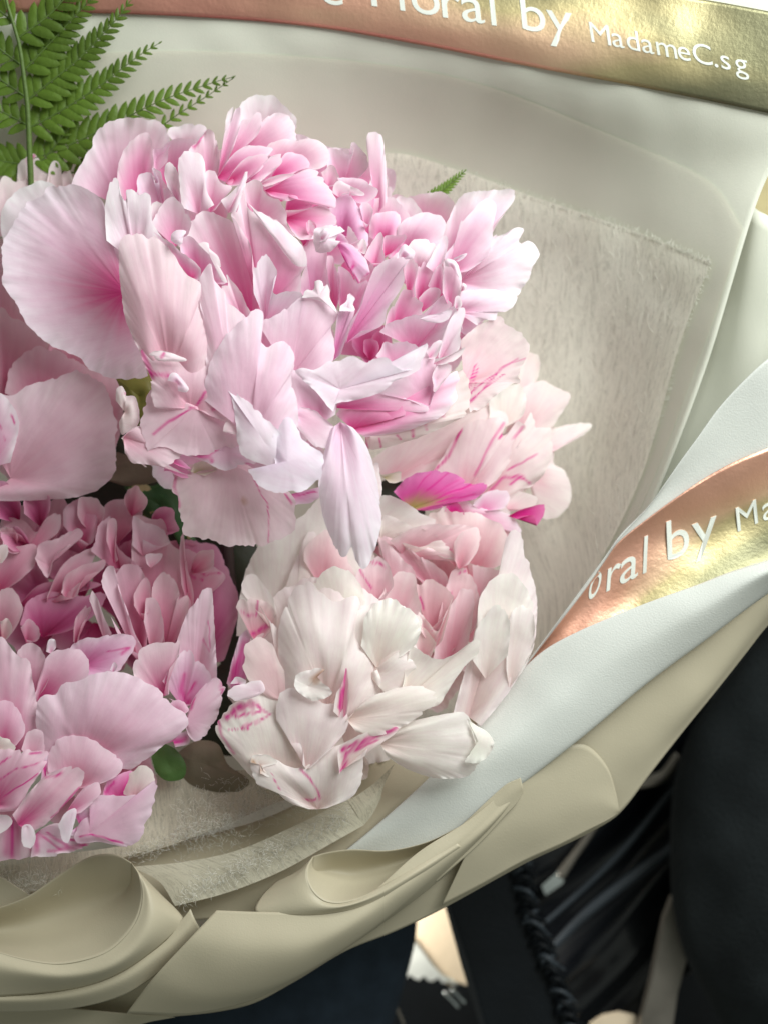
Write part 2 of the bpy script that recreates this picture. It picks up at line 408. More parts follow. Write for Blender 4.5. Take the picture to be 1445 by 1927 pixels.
def filler(par, c, rx, ry, z, n, pal, size, seed, tilt=(0, 0), zspan=40, ruf=9):
    r = random.Random(seed)
    for i in range(n):
        a = 2 * math.pi * (i * 0.618 + r.random() * 0.08); d = math.sqrt((i + .5) / n)
        bx = c[0] + rx * d * 0.75 * math.cos(a); by = c[1] + ry * d * 0.75 * math.sin(a)
        L = size * r.uniform(0.8, 1.2); Wd = L * r.uniform(0.5, 0.8)
        dx, dy = math.cos(a) * 0.7 + tilt[0], math.sin(a) * 0.7 + tilt[1]
        l = math.hypot(dx, dy) + 1e-6; dx /= l; dy /= l
        pts = []
        for t in np.linspace(-1, 1, 9):
            ang = t * 2.0
            rr = 1 + 0.10 * math.sin(7 * t + i)
            f = math.cos(ang * 0.62) * L * rr; g = math.sin(ang) * Wd if abs(ang) < 1.57 else math.copysign(Wd * (1 - 0.5 * (abs(ang) - 1.57)), ang)
            pts.append((bx + dx * f - dy * g, by + dy * f + dx * g))
        zz = z + zspan * (0.5 - d)
        petal(par, (0, 0, 1), pts, (bx, by), zz, zz - 45, pal, bul=-12, ruf=ruf, wave=40)
# ------------------------------------------------------------------ tiles of the traced picture (x0, y0, enlargement)
TA, TB, TC, TD = (180, 170, 4.0), (400, 170, 4.0), (680, 230, 4.0), (180, 430, 4.0)
TE, TF, TG = (440, 400, 4.0), (640, 500, 4.0), (200, 640, 4.0)
TH, TI, TJ, TK, TL = (400, 900, 2.223), (0, 900, 2.604), (650, 560, 2.89), (0, 150, 2.58), (200, 600, 2.58)
T1 = (0, 0, 1.0)

# ================================================================== 1. the big pink peony
f1 = thing('peony', 'largest peony, full blown pink with white frilled petal edges, in the middle of the bouquet', 'peony', 540, 720, -120, 'peonies in the bouquet')
p = lambda *a, **k: petal(f1, *a, **k)
filler(f1, (530, 470), 300, 190, 10, 16, 'P', 95, 3, (0, -0.5), 60)
filler(f1, (800, 560), 130, 170, 40, 9, 'P', 80, 5, (0.2, -0.3), 50)
filler(f1, (470, 760), 200, 130, 60, 8, 'Q', 90, 6, (0, 0.6), 40)
# back row, top
p(TK, [(345,505),(380,430),(425,350),(445,330),(450,275),(500,212),(570,192),(650,182),(710,195),(765,193),(800,225),(825,290),(810,400)], (600,620), 66, 20, 'Q', bul=-15)
p(TK, [(30,850),(15,790),(3,700),(10,620),(50,560),(130,510),(200,490),(260,510),(330,600)], (300,800), 40, 30, 'W')
p(TA, [(540,330),(545,290),(620,270),(660,252),(770,245),(830,285),(800,350),(760,400),(690,385)], (660,450), 45, 10, 'W', bul=10)
p(TB, [(200,260),(195,130),(210,90),(290,35),(400,30),(480,55),(570,130),(625,190),(630,280)], (360,440), 60, 0, 'W')
p(TB, [(95,300),(105,190),(155,118),(162,160),(150,240)], (150,330), 66, 50, 'W', ruf=3)
p(TB, [(600,330),(680,335),(760,370),(860,410),(960,440),(1010,435),(1060,480),(1000,560)], (760,620), 55, 10, 'W')
p(TB, [(1285,600),(1320,640),(1345,690),(1350,790),(1310,860)], (1250,820), 60, 40, 'W', ruf=3)
p(TB, [(250,420),(330,300),(400,205),(500,165),(570,190),(610,250),(640,350),(600,440),(400,470)], (220,480), 82, 60, 'Q', bul=10)
p(TB, [(130,480),(190,340),(210,230),(290,205),(340,155),(365,170),(370,240),(340,330),(250,420)], (120,520), 96, 70, 'Q', bul=8)
p(TB, [(50,600),(75,420),(100,290),(150,200),(190,100),(208,130),(212,250),(170,400),(110,540)], (40,640), 108, 80, 'Q', bul=6, ruf=4)
p(TB, [(860,600),(870,440),(950,450),(1040,490),(1065,450),(1038,400),(1080,393),(1130,450),(1172,530),(1170,580),(1100,660)], (980,740), 88, 40, 'Q')
p(TB, [(1140,820),(1195,620),(1170,480),(1158,380),(1175,320),(1215,303),(1265,330),(1290,400),(1305,520),(1312,700),(1310,840)], (1230,940), 112, 80, 'Q', bul=14, ruf=3)
p(TB, [(380,440),(450,385),(550,362),(640,372),(730,358),(820,400),(880,460),(870,530),(800,592),(720,580),(640,560)], (520,570), 104, 85, 'Q', bul=10)
p(TB, [(440,620),(510,520),(560,470),(690,480),(740,560),(640,610),(560,650)], (450,650), 112, 95, 'P', bul=8)
p(TB, [(50,640),(120,520),(220,430),(330,410),(445,440),(430,490),(380,600),(280,680),(150,720)], (35,655), 124, 95, 'P', bul=12)
p(TB, [(110,690),(160,600),(240,515),(330,480),(420,478),(400,560),(330,640),(240,700),(150,720)], (100,700), 138, 105, 'P', bul=12)
p(TB, [(230,700),(370,590),(430,505),(515,475),(518,540),(450,610),(370,680),(270,710)], (225,705), 152, 130, 'Q', bul=6)
p(TB, [(360,700),(430,655),(500,633),(600,626),(625,645),(500,690),(400,725)], (362,705), 158, 145, 'W', ruf=3)
# left shoulder
p(TA, [(180,860),(160,700),(165,630),(180,520),(220,430),(270,370),(340,325),(385,308),(408,335),(428,430),(440,600)], (310,900), 92, 30, 'P', bul=-10)
p(TA, [(420,560),(430,432),(500,405),(590,370),(680,365),(770,405),(750,560)], (560,740), 70, 0, 'P', bul=-15)
p(TA, [(700,440),(740,405),(790,365),(822,310),(845,285),(880,300),(908,350),(922,420),(932,520),(915,640)], (840,720), 100, 60, 'Q', streaks=[[(715,395),(745,425),(775,400),(800,340),(822,312)]], w=2.4)
p(TA, [(540,720),(520,640),(520,560),(545,530),(585,540),(610,590),(640,680),(660,800)], (620,840), 170, 140, 'W', bul=12, ruf=3)
p(TA, [(650,880),(635,760),(625,600),(622,520),(650,475),(700,457),(760,475),(810,510),(828,600),(830,700),(850,780),(895,860)], (780,930), 192, 160, 'W', bul=14, ruf=4)
p(TA, [(250,780),(310,760),(312,680),(340,635),(400,622),(440,655),(445,705),(480,690),(455,620),(422,573),(470,585),(500,640),(515,740),(570,700),(640,790),(690,880),(720,990)], (540,1040), 160, 110, 'Q', bul=-10)
p(TA, [(820,780),(832,615),(900,608),(930,670),(1030,720),(960,820),(900,900)], (860,920), 178, 150, 'Q', ruf=5)
p(TA, [(410,950),(425,860),(470,835),(500,860),(490,960)], (440,1020), 205, 190, 'W', ruf=3)
p(TA, [(420,1010),(500,840),(570,803),(630,840),(680,900),(722,985),(700,1080)], (600,1180), 212, 180, 'Q')
p(TA, [(85,1130),(70,880),(90,760),(110,680),(145,640),(168,665),(180,760),(215,825),(232,805),(230,750),(290,755),(330,790),(380,770),(412,800),(420,900),(430,1000),(500,1100)], (300,1300), 232, 200, 'W', bul=10)
p(TA, [(690,1120),(680,1080),(720,985),(790,912),(860,905),(940,940),(1020,970),(1090,1040),(1160,1130),(1182,1220),(1190,1330),(1260,1600),(1285,1720)], (1180,1720), 196, 130, 'P', bul=-14, ruf=4)
p(TD, [(440,30),(500,60),(580,120),(640,170),(700,210),(795,295),(775,385),(700,360),(640,290)], (720,380), 246, 225, 'P', ruf=4)
p(TD, [(640,180),(640,120),(660,70),(700,48),(770,95),(850,160),(920,230),(940,320),(990,400),(960,420)], (800,400), 238, 200, 'P', ruf=5)
p(TD, [(570,90),(568,45),(610,10),(680,25),(660,60),(650,110),(620,120)], (625,80), 262, 262, 'W', bul=8, ruf=3)
p(TD, [(770,110),(800,98),(850,105),(860,150),(920,200),(945,300),(1000,410),(960,400),(900,290),(850,180)], (860,200), 250, 250, 'W', bul=4, ruf=3)
p(TD, [(975,545),(955,450),(1000,430),(985,342),(1030,390),(1090,470),(1150,600),(1185,650)], (1120,720), 228, 205, 'Q', ruf=4)
# the broad front petal on the left
p(TD, [(345,950),(270,800),(215,640),(190,450),(178,200),(180,100),(240,40),(340,42),(400,80),(465,60),(580,180),(640,290),(700,360),(772,390),(802,480),(780,550),(830,620),(872,730),(888,860),(868,1040),(840,1120)], (560,1090), 246, 232, 'L', bul=42, ruf=8)
# middle, under the heart
p(TB, [(230,780),(250,700),(360,688),(400,760),(450,812),(520,830),(552,900),(560,1000),(650,1110)], (330,980), 186, 150, 'Q')
p(TB, [(395,745),(500,700),(640,620),(720,590),(800,610),(860,700),(912,780),(942,880),(850,872),(760,852),(690,800),(560,830),(450,800)], (395,750), 168, 140, 'P', bul=22, ruf=3)
p(TB, [(548,905),(560,830),(600,790),(720,812),(765,855),(700,895)], (560,900), 122, 95, 'H')
p(TB, [(555,900),(620,900),(720,888),(830,862),(890,910),(942,1000),(850,1060),(760,1110),(660,1120),(600,1060)], (545,960), 162, 130, 'P', bul=12)
p(TB, [(870,890),(950,800),(1020,768),(1080,850),(1140,960),(1162,1060),(1165,1180),(1000,1100)], (980,1080), 132, 100, 'M', bul=15)
p(TB, [(940,650),(1060,658),(1180,690),(1248,740),(1225,800),(1130,852),(1050,810)], (990,830), 138, 110, 'Q')
p(TB, [(820,620),(900,568),(942,620),(952,690),(870,715)], (870,740), 128, 110, 'Q', ruf=4)
p(TB, [(895,765),(920,702),(980,690),(1085,738),(1060,762),(980,775)], (950,800), 156, 140, 'W', ruf=5)
p(TB, [(1040,720),(1100,740),(1145,785),(1100,790),(1050,770)], (1030,790), 160, 150, 'W', ruf=3)
p(TB, [(1110,880),(1130,850),(1195,858),(1208,930),(1175,1010),(1130,980)], (1150,1050), 146, 120, 'Q', ruf=4)
p(TB, [(1020,1020),(1060,1050),(1100,1120),(1140,1120),(1155,1190),(1050,1200)], (1000,1180), 176, 150, 'W', ruf=6)
p(TB, [(930,1060),(960,1060),(1030,1140),(1000,1160)], (940,1130), 178, 170, 'M', ruf=3)
p(TB, [(640,1090),(660,1050),(710,1030),(740,1110),(700,1160)], (700,1190), 150, 120, 'H')
p(TB, [(705,1040),(712,985),(735,965),(770,990),(785,1030),(745,1105)], (740,1120), 172, 150, 'W', streaks=[[(745,1105),(712,1050),(715,980),(745,968),(785,1028)]], w=1.8, ruf=2)
# heart
p(TE, [(490,610),(490,520),(530,430),(550,370),(510,260),(560,210),(620,190),(700,290),(700,400),(730,590)], (600,720), 150, 110, 'M', bul=8)
p(TE, [(700,560),(700,400),(712,305),(752,330),(760,400),(800,470),(800,620),(770,740)], (750,770), 148, 110, 'P', ruf=4)
p(TE, [(790,680),(790,400),(870,440),(935,540),(1010,500),(1000,600),(965,720),(900,830)], (830,820), 138, 100, 'P', bul=-6)
p(TE, [(770,270),(800,235),(860,228),(950,290),(1010,370),(1022,460),(980,500),(940,540),(920,470),(870,430),(830,350)], (780,240), 196, 200, 'M', bul=26, ruf=3, streaks=[[(770,272),(830,345),(880,435),(915,470),(940,535),(980,500),(1020,462)],[(880,435),(905,380)]], w=3.0)
p(TE, [(620,290),(600,190),(605,120),(650,108),(700,85),(780,90),(850,130),(790,160),(770,220),(808,212),(740,290),(680,310)], (690,200), 214, 216, 'W', bul=18, ruf=10, wave=22, streaks=[[(750,80),(780,90)]], w=2)
p(TE, [(640,160),(680,120),(740,130),(700,210),(640,230)], (660,200), 234, 226, 'W', bul=10, ruf=6, wave=20)
p(TE, [(930,230),(980,190),(1000,230),(990,310),(940,280)], (950,300), 200, 190, 'W', ruf=5, wave=20)
p(TE, [(980,330),(1060,180),(1100,140),(1122,180),(1120,260),(1130,370),(1040,380)], (1060,400), 176, 150, 'Q', ruf=4)
p(TE, [(1120,280),(1140,180),(1270,170),(1290,200),(1200,290),(1130,330)], (1140,340), 156, 120, 'P', ruf=3)
p(TE, [(140,440),(130,250),(20,60),(-20,20),(40,-60),(40,-140),(80,-150),(110,-50),(200,0),(300,50),(380,110),(460,190),(530,280),(550,380),(510,460),(492,610),(400,700)], (210,770), 214, 150, 'P', bul=14, ruf=8)
p(TE, [(120,-60),(200,-5),(300,50),(380,108),(460,190),(530,280),(548,385),(480,400),(400,330),(300,190),(200,60)], (360,230), 226, 226, 'W', bul=5, ruf=9, wave=30)
p(TA, [(945,830),(1040,750),(1100,690),(1128,608),(1146,612),(1134,700),(1105,770),(1080,860),(1060,910)], (1000,920), 228, 212, 'W', bul=10, ruf=3)
p(TE, [(870,860),(900,800),(1000,860),(1110,840),(1180,900),(1160,1060),(1000,1090),(880,1070),(800,1060),(830,960)], (960,1080), 95, 60, 'H', bul=-12)
p(TE, [(1050,1050),(1040,930),(1100,878),(1150,900),(1172,955),(1120,1040)], (1060,1080), 120, 90, 'H')
p(TE, [(850,970),(880,830),(960,700),(990,600),(1030,480),(1080,390),(1190,335),(1230,300),(1300,330),(1340,330),(1280,400),(1292,500),(1240,600),(1160,720),(1115,850),(960,890)], (840,985), 200, 140, 'M', bul=10, ruf=6)
p(TE, [(1225,345),(1240,280),(1290,232),(1360,290),(1350,340),(1290,350)], (1270,330), 232, 228, 'W', bul=14, ruf=7, wave=18)
# right half: back wings
p(TC, [(50,680),(50,600),(140,555),(240,570),(320,640),(362,720),(340,880)], (180,880), 100, 60, 'Q', bul=8)
p(TC, [(220,590),(290,545),(370,560),(420,620),(455,690),(360,740)], (320,790), 80, 60, 'W', ruf=3)
p(TC, [(60,860),(70,730),(110,685),(200,665),(280,670),(292,730),(262,880)], (150,920), 128, 100, 'P', bul=22, ruf=3)
p(TC, [(260,900),(280,780),(370,710),(470,680),(560,682),(610,720),(630,790),(600,880),(570,960),(450,960)], (340,960), 132, 100, 'Q', bul=18)
p(TC, [(320,980),(380,885),(460,878),(540,910),(570,970),(520,1080)], (430,1140), 152, 120, 'W', bul=18, ruf=3)
p(TC, [(640,980),(608,850),(650,730),(720,590),(790,520),(920,503),(1040,514),(1142,506),(1155,570),(1080,680),(1000,800),(900,1020)], (690,1120), 84, 60, 'Q', bul=14, ruf=10)
p(TC, [(620,1000),(710,880),(740,760),(820,680),(880,610),(940,580),(1000,600),(1018,660),(990,780),(992,870),(940,1010),(800,1120)], (640,1150), 122, 90, 'Q', bul=16, ruf=8)
p(TC, [(860,1080),(980,920),(1000,850),(1100,820),(1170,790),(1214,810),(1188,880),(1195,912),(1260,886),(1318,940),(1310,1050),(1250,1180),(1165,1315),(1000,1320),(800,1290)], (740,1200), 108, 80, 'W', bul=26, ruf=10)
p(TF, [(920,490),(900,200),(1070,180),(1250,190),(1312,230),(1300,300),(1235,346),(1185,340),(1172,405),(1080,410),(1030,450)], (880,350), 136, 120, 'W', bul=14, ruf=7)
p(TC, [(480,1080),(540,970),(620,858),(650,890),(640,970),(610,1060)], (560,1140), 164, 150, 'W', ruf=4)
p(TC, [(320,1140),(330,1050),(380,1013),(418,1060),(422,1120),(400,1220),(408,1310)], (350,1320), 180, 140, 'P', ruf=3)
p(TC, [(400,1310),(400,1200),(430,1080),(490,1030),(540,1130),(520,1240)], (440,1350), 150, 120, 'P', bul=6)
p(TC, [(500,1230),(560,1090),(600,1060),(620,1150),(640,1280)], (560,1310), 168, 140, 'P')
p(TC, [(608,1280),(615,1130),(625,1025),(700,1035),(722,1080),(748,1180),(740,1300),(700,1390)], (660,1400), 194, 165, 'Q', bul=8)
p(TC, [(625,1080),(625,1025),(700,1035),(738,1090),(750,1190),(700,1120)], (680,1090), 212, 210, 'W', bul=8, ruf=5, wave=18)
p(TC, [(688,1022),(740,1000),(796,983),(782,1010),(730,1048)], (700,1040), 212, 200, 'W', ruf=2)
p(TC, [(740,1260),(760,1205),(790,1230),(780,1270)], (755,1250), 205, 205, 'W', bul=5, ruf=2)
p(TF, [(330,480),(360,350),(430,250),(468,180),(540,195),(570,240),(622,272),(610,380)], (400,480), 168, 120, 'P', ruf=5)
p(TF, [(590,240),(680,165),(752,180),(730,260),(640,330)], (600,360), 162, 140, 'P', ruf=3)
p(TF, [(610,370),(700,290),(785,215),(842,280),(810,350)], (640,410), 178, 150, 'W', ruf=6, wave=30)
p(TF, [(855,300),(865,240),(895,228),(915,290),(890,330)], (870,320), 216, 205, 'W', ruf=3)
p(TF, [(300,500),(320,470),(420,410),(560,375),(680,365),(780,350),(835,310),(890,310),(850,400),(790,500),(750,610),(640,620),(380,570)], (560,620), 188, 130, 'Q', bul=-8, ruf=6)
p(TF, [(590,400),(680,368),(780,352),(840,310),(880,312),(810,405),(740,430),(660,425)], (700,390), 204, 202, 'W', bul=5, ruf=5)
p(TF, [(735,680),(775,520),(830,400),(870,340),(925,310),(935,380),(905,480),(900,620),(830,680)], (750,720), 210, 190, 'W', bul=6, ruf=6)
p(TF, [(200,740),(90,600),(95,500),(260,465),(375,545),(340,600),(300,680)], (230,700), 118, 70, 'H', bul=-8)
p(TF, [(180,650),(190,570),(260,560),(290,640),(250,700)], (230,720), 130, 90, 'H')
p(TF, [(270,680),(340,570),(400,572),(500,570),(590,612),(652,588),(620,660),(540,745),(480,790),(380,770)], (420,780), 200, 160, 'P', ruf=6)
p(TF, [(290,960),(400,880),(540,740),(600,660),(700,650),(722,750),(760,800),(740,880),(700,990),(665,1070),(540,1020)], (660,1040), 224, 200, 'P', bul=12)
p(TF, [(700,900),(690,820),(750,740),(835,738),(835,790),(780,870),(700,960)], (720,860), 234, 228, 'Q', bul=8, ruf=8, wave=22)
p(TF, [(715,700),(820,672),(938,613),(928,650),(860,712),(760,745)], (700,740), 250, 232, 'W', ruf=3)
p(TF, [(640,640),(735,555),(770,560),(760,600),(720,690),(660,700)], (670,690), 238, 225, 'W', ruf=5, wave=20)
# belly and guard petals on the right
p(TF, [(905,560),(1000,470),(1130,400),(1200,370),(1237,390),(1247,430),(1310,470),(1390,540),(1424,620),(1395,710),(1350,790),(1352,885),(1310,880),(1250,922),(1140,1000),(1060,1080),(975,1105)], (930,880), 128, 140, 'R', bul=-12, ruf=6, fine=True,
  streaks=[[2.0,(965,920),(990,820),(1020,745)],[1.6,(985,900),(1040,760)],[2.6,(970,1025),(1080,925),(1180,810),(1290,730),(1392,700)],[2.0,(980,950),(1100,860),(1220,770),(1330,700)],[1.6,(1000,990),(1120,900),(1230,820)],[1.2,(985,960),(1030,870)]])
p(TF, [(190,1285),(400,1100),(700,900),(850,830),(925,785),(968,900),(962,1100),(860,1170),(780,1212),(540,1312),(280,1380),(198,1372)], (230,1285), 186, 190, 'R', bul=24, ruf=3,
  streaks=[[2,(300,1300),(305,1365)],[3,(540,1230),(552,1290)],[2,(430,1280),(460,1310)],[2,(770,1110),(772,1150)],[2.2,(190,1290),(205,1372)],[1.5,(640,1180),(650,1240)]])
p(TF, [(-30,1120),(40,1030),(300,960),(560,1030),(690,1080),(740,900),(870,790),(890,850),(868,900),(862,1000),(790,1110),(640,1190),(460,1250),(190,1292)], (90,1230), 204, 190, 'P', bul=26, ruf=3)
p(TF, [(-20,1090),(-20,1030),(300,950),(480,990),(668,1068),(640,1100),(300,1095)], (-40,1070), 222, 215, 'P', bul=6, ruf=2)
# front centre
p(TE, [(150,600),(148,440),(180,380),(238,303),(285,370),(331,440),(302,510),(305,603),(400,592),(480,588),(515,622),(560,800),(420,900)], (240,820), 240, 195, 'W', bul=6, ruf=4)
p(TE, [(200,860),(225,800),(320,770),(400,710),(500,650),(540,590),(600,573),(650,590),(710,640),(790,768),(735,860),(752,950),(745,1115),(620,1230),(470,1260)], (430,1230), 246, 226, 'N', bul=14, ruf=6)
p(TE, [(510,640),(545,588),(600,573),(610,540),(605,515),(632,503),(668,525),(676,562),(706,538),(722,570),(722,640),(795,768),(700,690),(610,650)], (640,630), 258, 256, 'W', bul=8, ruf=7, wave=26)
p(TE, [(775,800),(795,735),(805,700),(850,665),(862,612),(914,642),(892,690),(912,730),(880,850),(830,1000),(800,1070),(740,1120)], (745,1110), 246, 222, 'M', ruf=5)
p(TE, [(795,740),(805,700),(850,665),(862,612),(914,642),(892,690),(910,735),(850,740)], (850,710), 258, 254, 'W', bul=5, ruf=6, wave=18)
p(TE, [(430,1560),(425,1200),(455,1183),(560,1230),(720,1265),(772,1330),(765,1520)], (600,1620), 252, 235, 'Q', bul=6)
p(TE, [(750,1500),(600,1330),(460,1195),(520,1170),(600,1182),(710,1122),(790,1120),(850,1088),(920,1088),(990,1132),(1060,1098),(1165,1093),(1200,1160),(1300,1192),(1365,1140),(1385,1070),(1440,985),(1448,1030),(1375,1185),(1210,1270),(1100,1355),(900,1415),(760,1442)], (800,1330), 268, 246, 'W', bul=14, ruf=8)
# the tall central front petal
p(TG, [(760,330),(740,0),(700,-450),(785,-578),(820,-440),(900,-350),(890,-300),(980,-240),(1060,-150),(1140,0),(1100,250)], (960,480), 254, 250, 'N', bul=16, ruf=5)
p(TG, [(700,420),(760,240),(840,60),(940,-80),(1050,-170),(1120,-222),(1165,-222),(1186,-150),(1165,0),(1220,42),(1290,8),(1350,15),(1402,90),(1418,200),(1390,270),(1432,450),(1434,660),(1300,700),(1000,640)], (1080,720), 266, 262, 'N', bul=26, ruf=6)
# petals below the flower, folded over
p(TL, [(330,740),(440,700),(640,690),(820,800),(905,860),(920,960),(905,1042),(850,1075),(790,1090),(750,1113),(680,1100),(600,1107),(530,1085),(430,1060),(375,1030),(350,900),(318,820)], (600,700), 176, 190, 'L', bul=18, ruf=5, fine=True,
  streaks=[[4,(348,755),(330,820),(352,915)],[1.3,(715,770),(750,850),(785,900),(792,1090)],[2.5,(870,850),(900,900)],['b',(665,885)]][:3] + [['b',(662,880),(668,892)]])
p(TL, [(860,860),(1000,828),(1035,820),(1030,870),(915,905)], (900,850), 172, 170, 'M', streaks=[[2,(875,855),(910,900)],[1.6,(915,860),(1020,840)]], ruf=3)
p(TL, [(360,650),(500,640),(640,590),(665,650),(735,700),(650,712),(620,730),(560,728),(505,705)], (560,640), 222, 220, 'Q', bul=10, streaks=[[5,(430,665),(500,665),(510,690)],[4,(510,650),(580,605),(640,600)],[2.5,(680,700),(800,730)]])
p(TL, [(410,740),(430,700),(480,690),(545,730),(480,762)], (430,750), 196, 190, 'Y')
p(TL, [(290,690),(340,670),(415,730),(380,725),(330,700)], (300,690), 226, 220, 'H', ruf=2)
p(TL, [(280,740),(290,700),(350,700),(420,760),(360,770),(310,740)], (300,720), 186, 180, 'H')
p(TL, [(205,640),(175,560),(165,490),(215,350),(260,330),(430,380),(560,400),(600,500),(648,600),(560,640),(450,665),(370,660),(260,620)], (430,430), 236, 244, 'L', bul=20, fine=True, streaks=[[3,(230,560),(300,500),(410,440)],[2,(410,432),(430,436)]])
p(TL, [(50,400),(50,340),(72,324),(97,355),(92,370),(140,380),(160,440),(155,500),(130,540),(75,562),(62,500)], (90,450), 214, 214, 'C', bul=14, ruf=4, streaks=[[2,(70,365),(98,362)]])
p(TL, [(72,578),(130,530),(170,520),(260,590),(330,640),(374,650),(370,665),(300,712),(220,712),(130,700),(90,650)], (85,575), 230, 222, 'L', bul=12, streaks=[[1.5,(72,578),(90,580)]])
p(TL, [(72,580),(90,575),(120,640),(200,722),(150,700),(95,645)], (80,585), 224, 224, 'C', ruf=3)
p(TL, [(220,712),(290,705),(330,725),(400,760),(430,768),(350,745),(270,715)], (240,710), 232, 232, 'L', ruf=2)
p(TL, [(330,440),(232,425),(218,340),(205,265),(172,190),(178,148),(262,150),(380,200),(440,200),(520,250),(565,300),(612,360),(630,480),(592,505),(500,455),(420,440)], (410,430), 258, 252, 'L', bul=12, ruf=5, fine=True,
  streaks=[[5,(172,150),(195,210),(225,285)],[4,(218,265),(310,275)],[3,(430,430),(480,360),(560,290)],[6,(610,380),(590,440)],[3,(520,440),(600,420)],[3,(262,160),(285,180)]])
p(TL, [(205,170),(240,152),(300,158),(385,200),(300,208),(240,200)], (290,185), 276, 274, 'W', bul=6, ruf=3, streaks=[[3,(265,190),(285,165)]])
p(TL, [(300,300),(305,275),(330,262),(360,280),(402,335),(395,358),(350,350)], (345,310), 280, 278, 'W', bul=8, ruf=1)
p(TL, [(570,545),(572,510),(620,470),(640,560),(600,555)], (630,530), 266, 266, 'L', ruf=3)
p(TL, [(552,292),(600,335),(700,410),(832,535),(870,610),(900,720),(810,722),(700,682),(655,655),(638,590),(630,520),(618,420),(600,350)], (770,600), 280, 276, 'X', bul=16, ruf=6)
p(TL, [(690,732),(760,735),(820,720),(800,600),(845,500),(875,468),(925,515),(960,590),(1050,650),(1038,770),(985,825),(900,845),(800,830),(740,800)], (880,690), 286, 284, 'X', bul=18, ruf=7)
p(TL, [(925,520),(922,430),(1000,440),(1080,495),(1122,545),(1110,595),(1050,625),(990,600)], (930,470), 252, 244, 'Q', bul=10, ruf=4, streaks=[[2,(950,560),(990,610)]])
p(TL, [(1300,700),(1322,700),(1335,830),(1320,880)], (1280,780), 160, 160, 'C', ruf=3)
p(TL, [(1110,520),(1085,540),(1060,640),(1032,800),(1052,955),(1100,1085),(1135,1140),(1165,1157),(1192,1115),(1212,1170),(1250,1209),(1292,1150),(1333,1000),(1327,880),(1300,720),(1260,610),(1200,530),(1160,512)], (1135,500), 252, 236, 'X', bul=34, ruf=9)
# the big spoon petal on the left
p(TK, [(720,1440),(640,1455),(560,1450),(440,1412),(380,1350),(240,1290),(130,1180),(80,1090),(20,990),(10,900),(4,820),(40,740),(80,660),(120,600),(210,560),(230,520),(330,508),(400,520),(450,545),(500,590),(525,700),(600,850)], (610,1030), 110, 130, 'G', bul=-40, ruf=6)

# ================================================================== 2. dusky peony, lower left
f2 = thing('peony', 'dusky rose pink cup shaped peony at the lower left with a dark red heart', 'peony', 190, 1250, -140, 'peonies in the bouquet')
p = lambda *a, **k: petal(f2, *a, **k)
filler(f2, (150, 1120), 170, 130, -60, 18, 'D', 80, 11, (0, -0.4), 50)
filler(f2, (180, 1130), 210, 130, -20, 14, 'D', 85, 12, (0.1, -0.5), 50, 14)
filler(f2, (110, 1430), 140, 130, 90, 9, 'E', 75, 13, (0, 0.3), 30)
p(TI, [(900,420),(900,300),(1000,320),(1080,360),(1130,480),(1172,620),(1130,800),(1085,900),(960,800)], (960,920), -20, -40, 'D', bul=18)
p(TI, [(-40,560),(-20,300),(0,220),(50,150),(140,120),(240,106),(320,100),(330,200),(240,330)], (100,560), -10, -60, 'E', bul=-14)
p(TI, [(470,260),(490,180),(520,125),(600,100),(660,98),(700,180),(640,260)], (560,340), 0, -30, 'E')
p(TI, [(20,300),(15,200),(100,200),(180,262),(230,190),(300,165),(290,260),(190,325),(120,350)], (100,400), 24, 0, 'E')
p(TI, [(310,230),(315,150),(370,110),(430,93),(482,140),(478,220),(450,320),(400,300),(350,270)], (400,350), 36, 10, 'E', bul=10)
p(TI, [(170,390),(200,320),(280,290),(395,250),(402,290),(330,330),(275,370),(235,490),(195,440)], (240,430), 56, 30, 'E', bul=6)
p(TI, [(-20,560),(0,380),(60,340),(170,335),(172,420),(100,500)], (-20,580), 34, 0, 'E', bul=8)
p(TI, [(230,580),(290,450),(360,380),(472,345),(452,420),(400,500),(370,585),(300,570)], (230,620), 46, 10, 'E', bul=8)
p(TI, [(300,560),(320,480),(400,430),(520,400),(500,450),(420,480),(380,570)], (330,600), 62, 30, 'E', wave=30)
p(TI, [(450,360),(500,200),(540,186),(575,330),(660,415),(700,440),(560,440),(480,400)], (600,480), 56, 10, 'E')
p(TI, [(520,300),(525,220),(545,190),(575,215),(565,330),(580,400)], (560,420), 74, 60, 'E', ruf=3)
p(TI, [(900,400),(905,350),(980,380),(1085,450),(1098,500),(1040,560),(960,620),(920,520)], (920,660), 16, -10, 'E', streaks=[[2,(1080,465),(1000,470),(940,440)],[2,(1000,500),(930,470)]])
p(TI, [(640,520),(650,240),(660,185),(750,200),(805,205),(832,300),(900,370),(942,560),(920,720),(800,760)], (760,850), 50, 0, 'E', bul=10)
p(TI, [(650,330),(655,190),(700,215),(770,230),(830,320),(780,330),(700,300)], (700,380), 66, 50, 'V', ruf=5, wave=30)
p(TI, [(890,520),(880,330),(900,260),(905,400),(950,560),(945,640)], (930,650), 60, 40, 'E', ruf=3)
p(TI, [(720,420),(715,372),(795,372),(780,410),(745,430)], (740,440), 84, 78, 'V', ruf=2)
p(TI, [(-20,780),(0,560),(60,545),(112,620),(100,690),(60,760)], (-10,800), 66, 20, 'E', bul=12)
p(TI, [(100,720),(140,600),(250,560),(380,580),(510,560),(480,650),(360,740),(240,770)], (210,780), 34, 0, 'D', bul=8)
p(TI, [(90,620),(200,520),(400,500),(500,520),(380,560),(220,590)], (80,640), 30, 0, 'D', streaks=[[4,(120,640),(300,570),(460,560)]])
p(TI, [(360,800),(370,690),(430,620),(450,640),(400,720),(385,800)], (370,820), 70, 50, 'E', wave=20)
p(TI, [(560,480),(620,430),(690,440),(725,540),(722,640),(722,780),(710,880),(640,760),(590,600)], (690,900), 74, 30, 'E', bul=6)
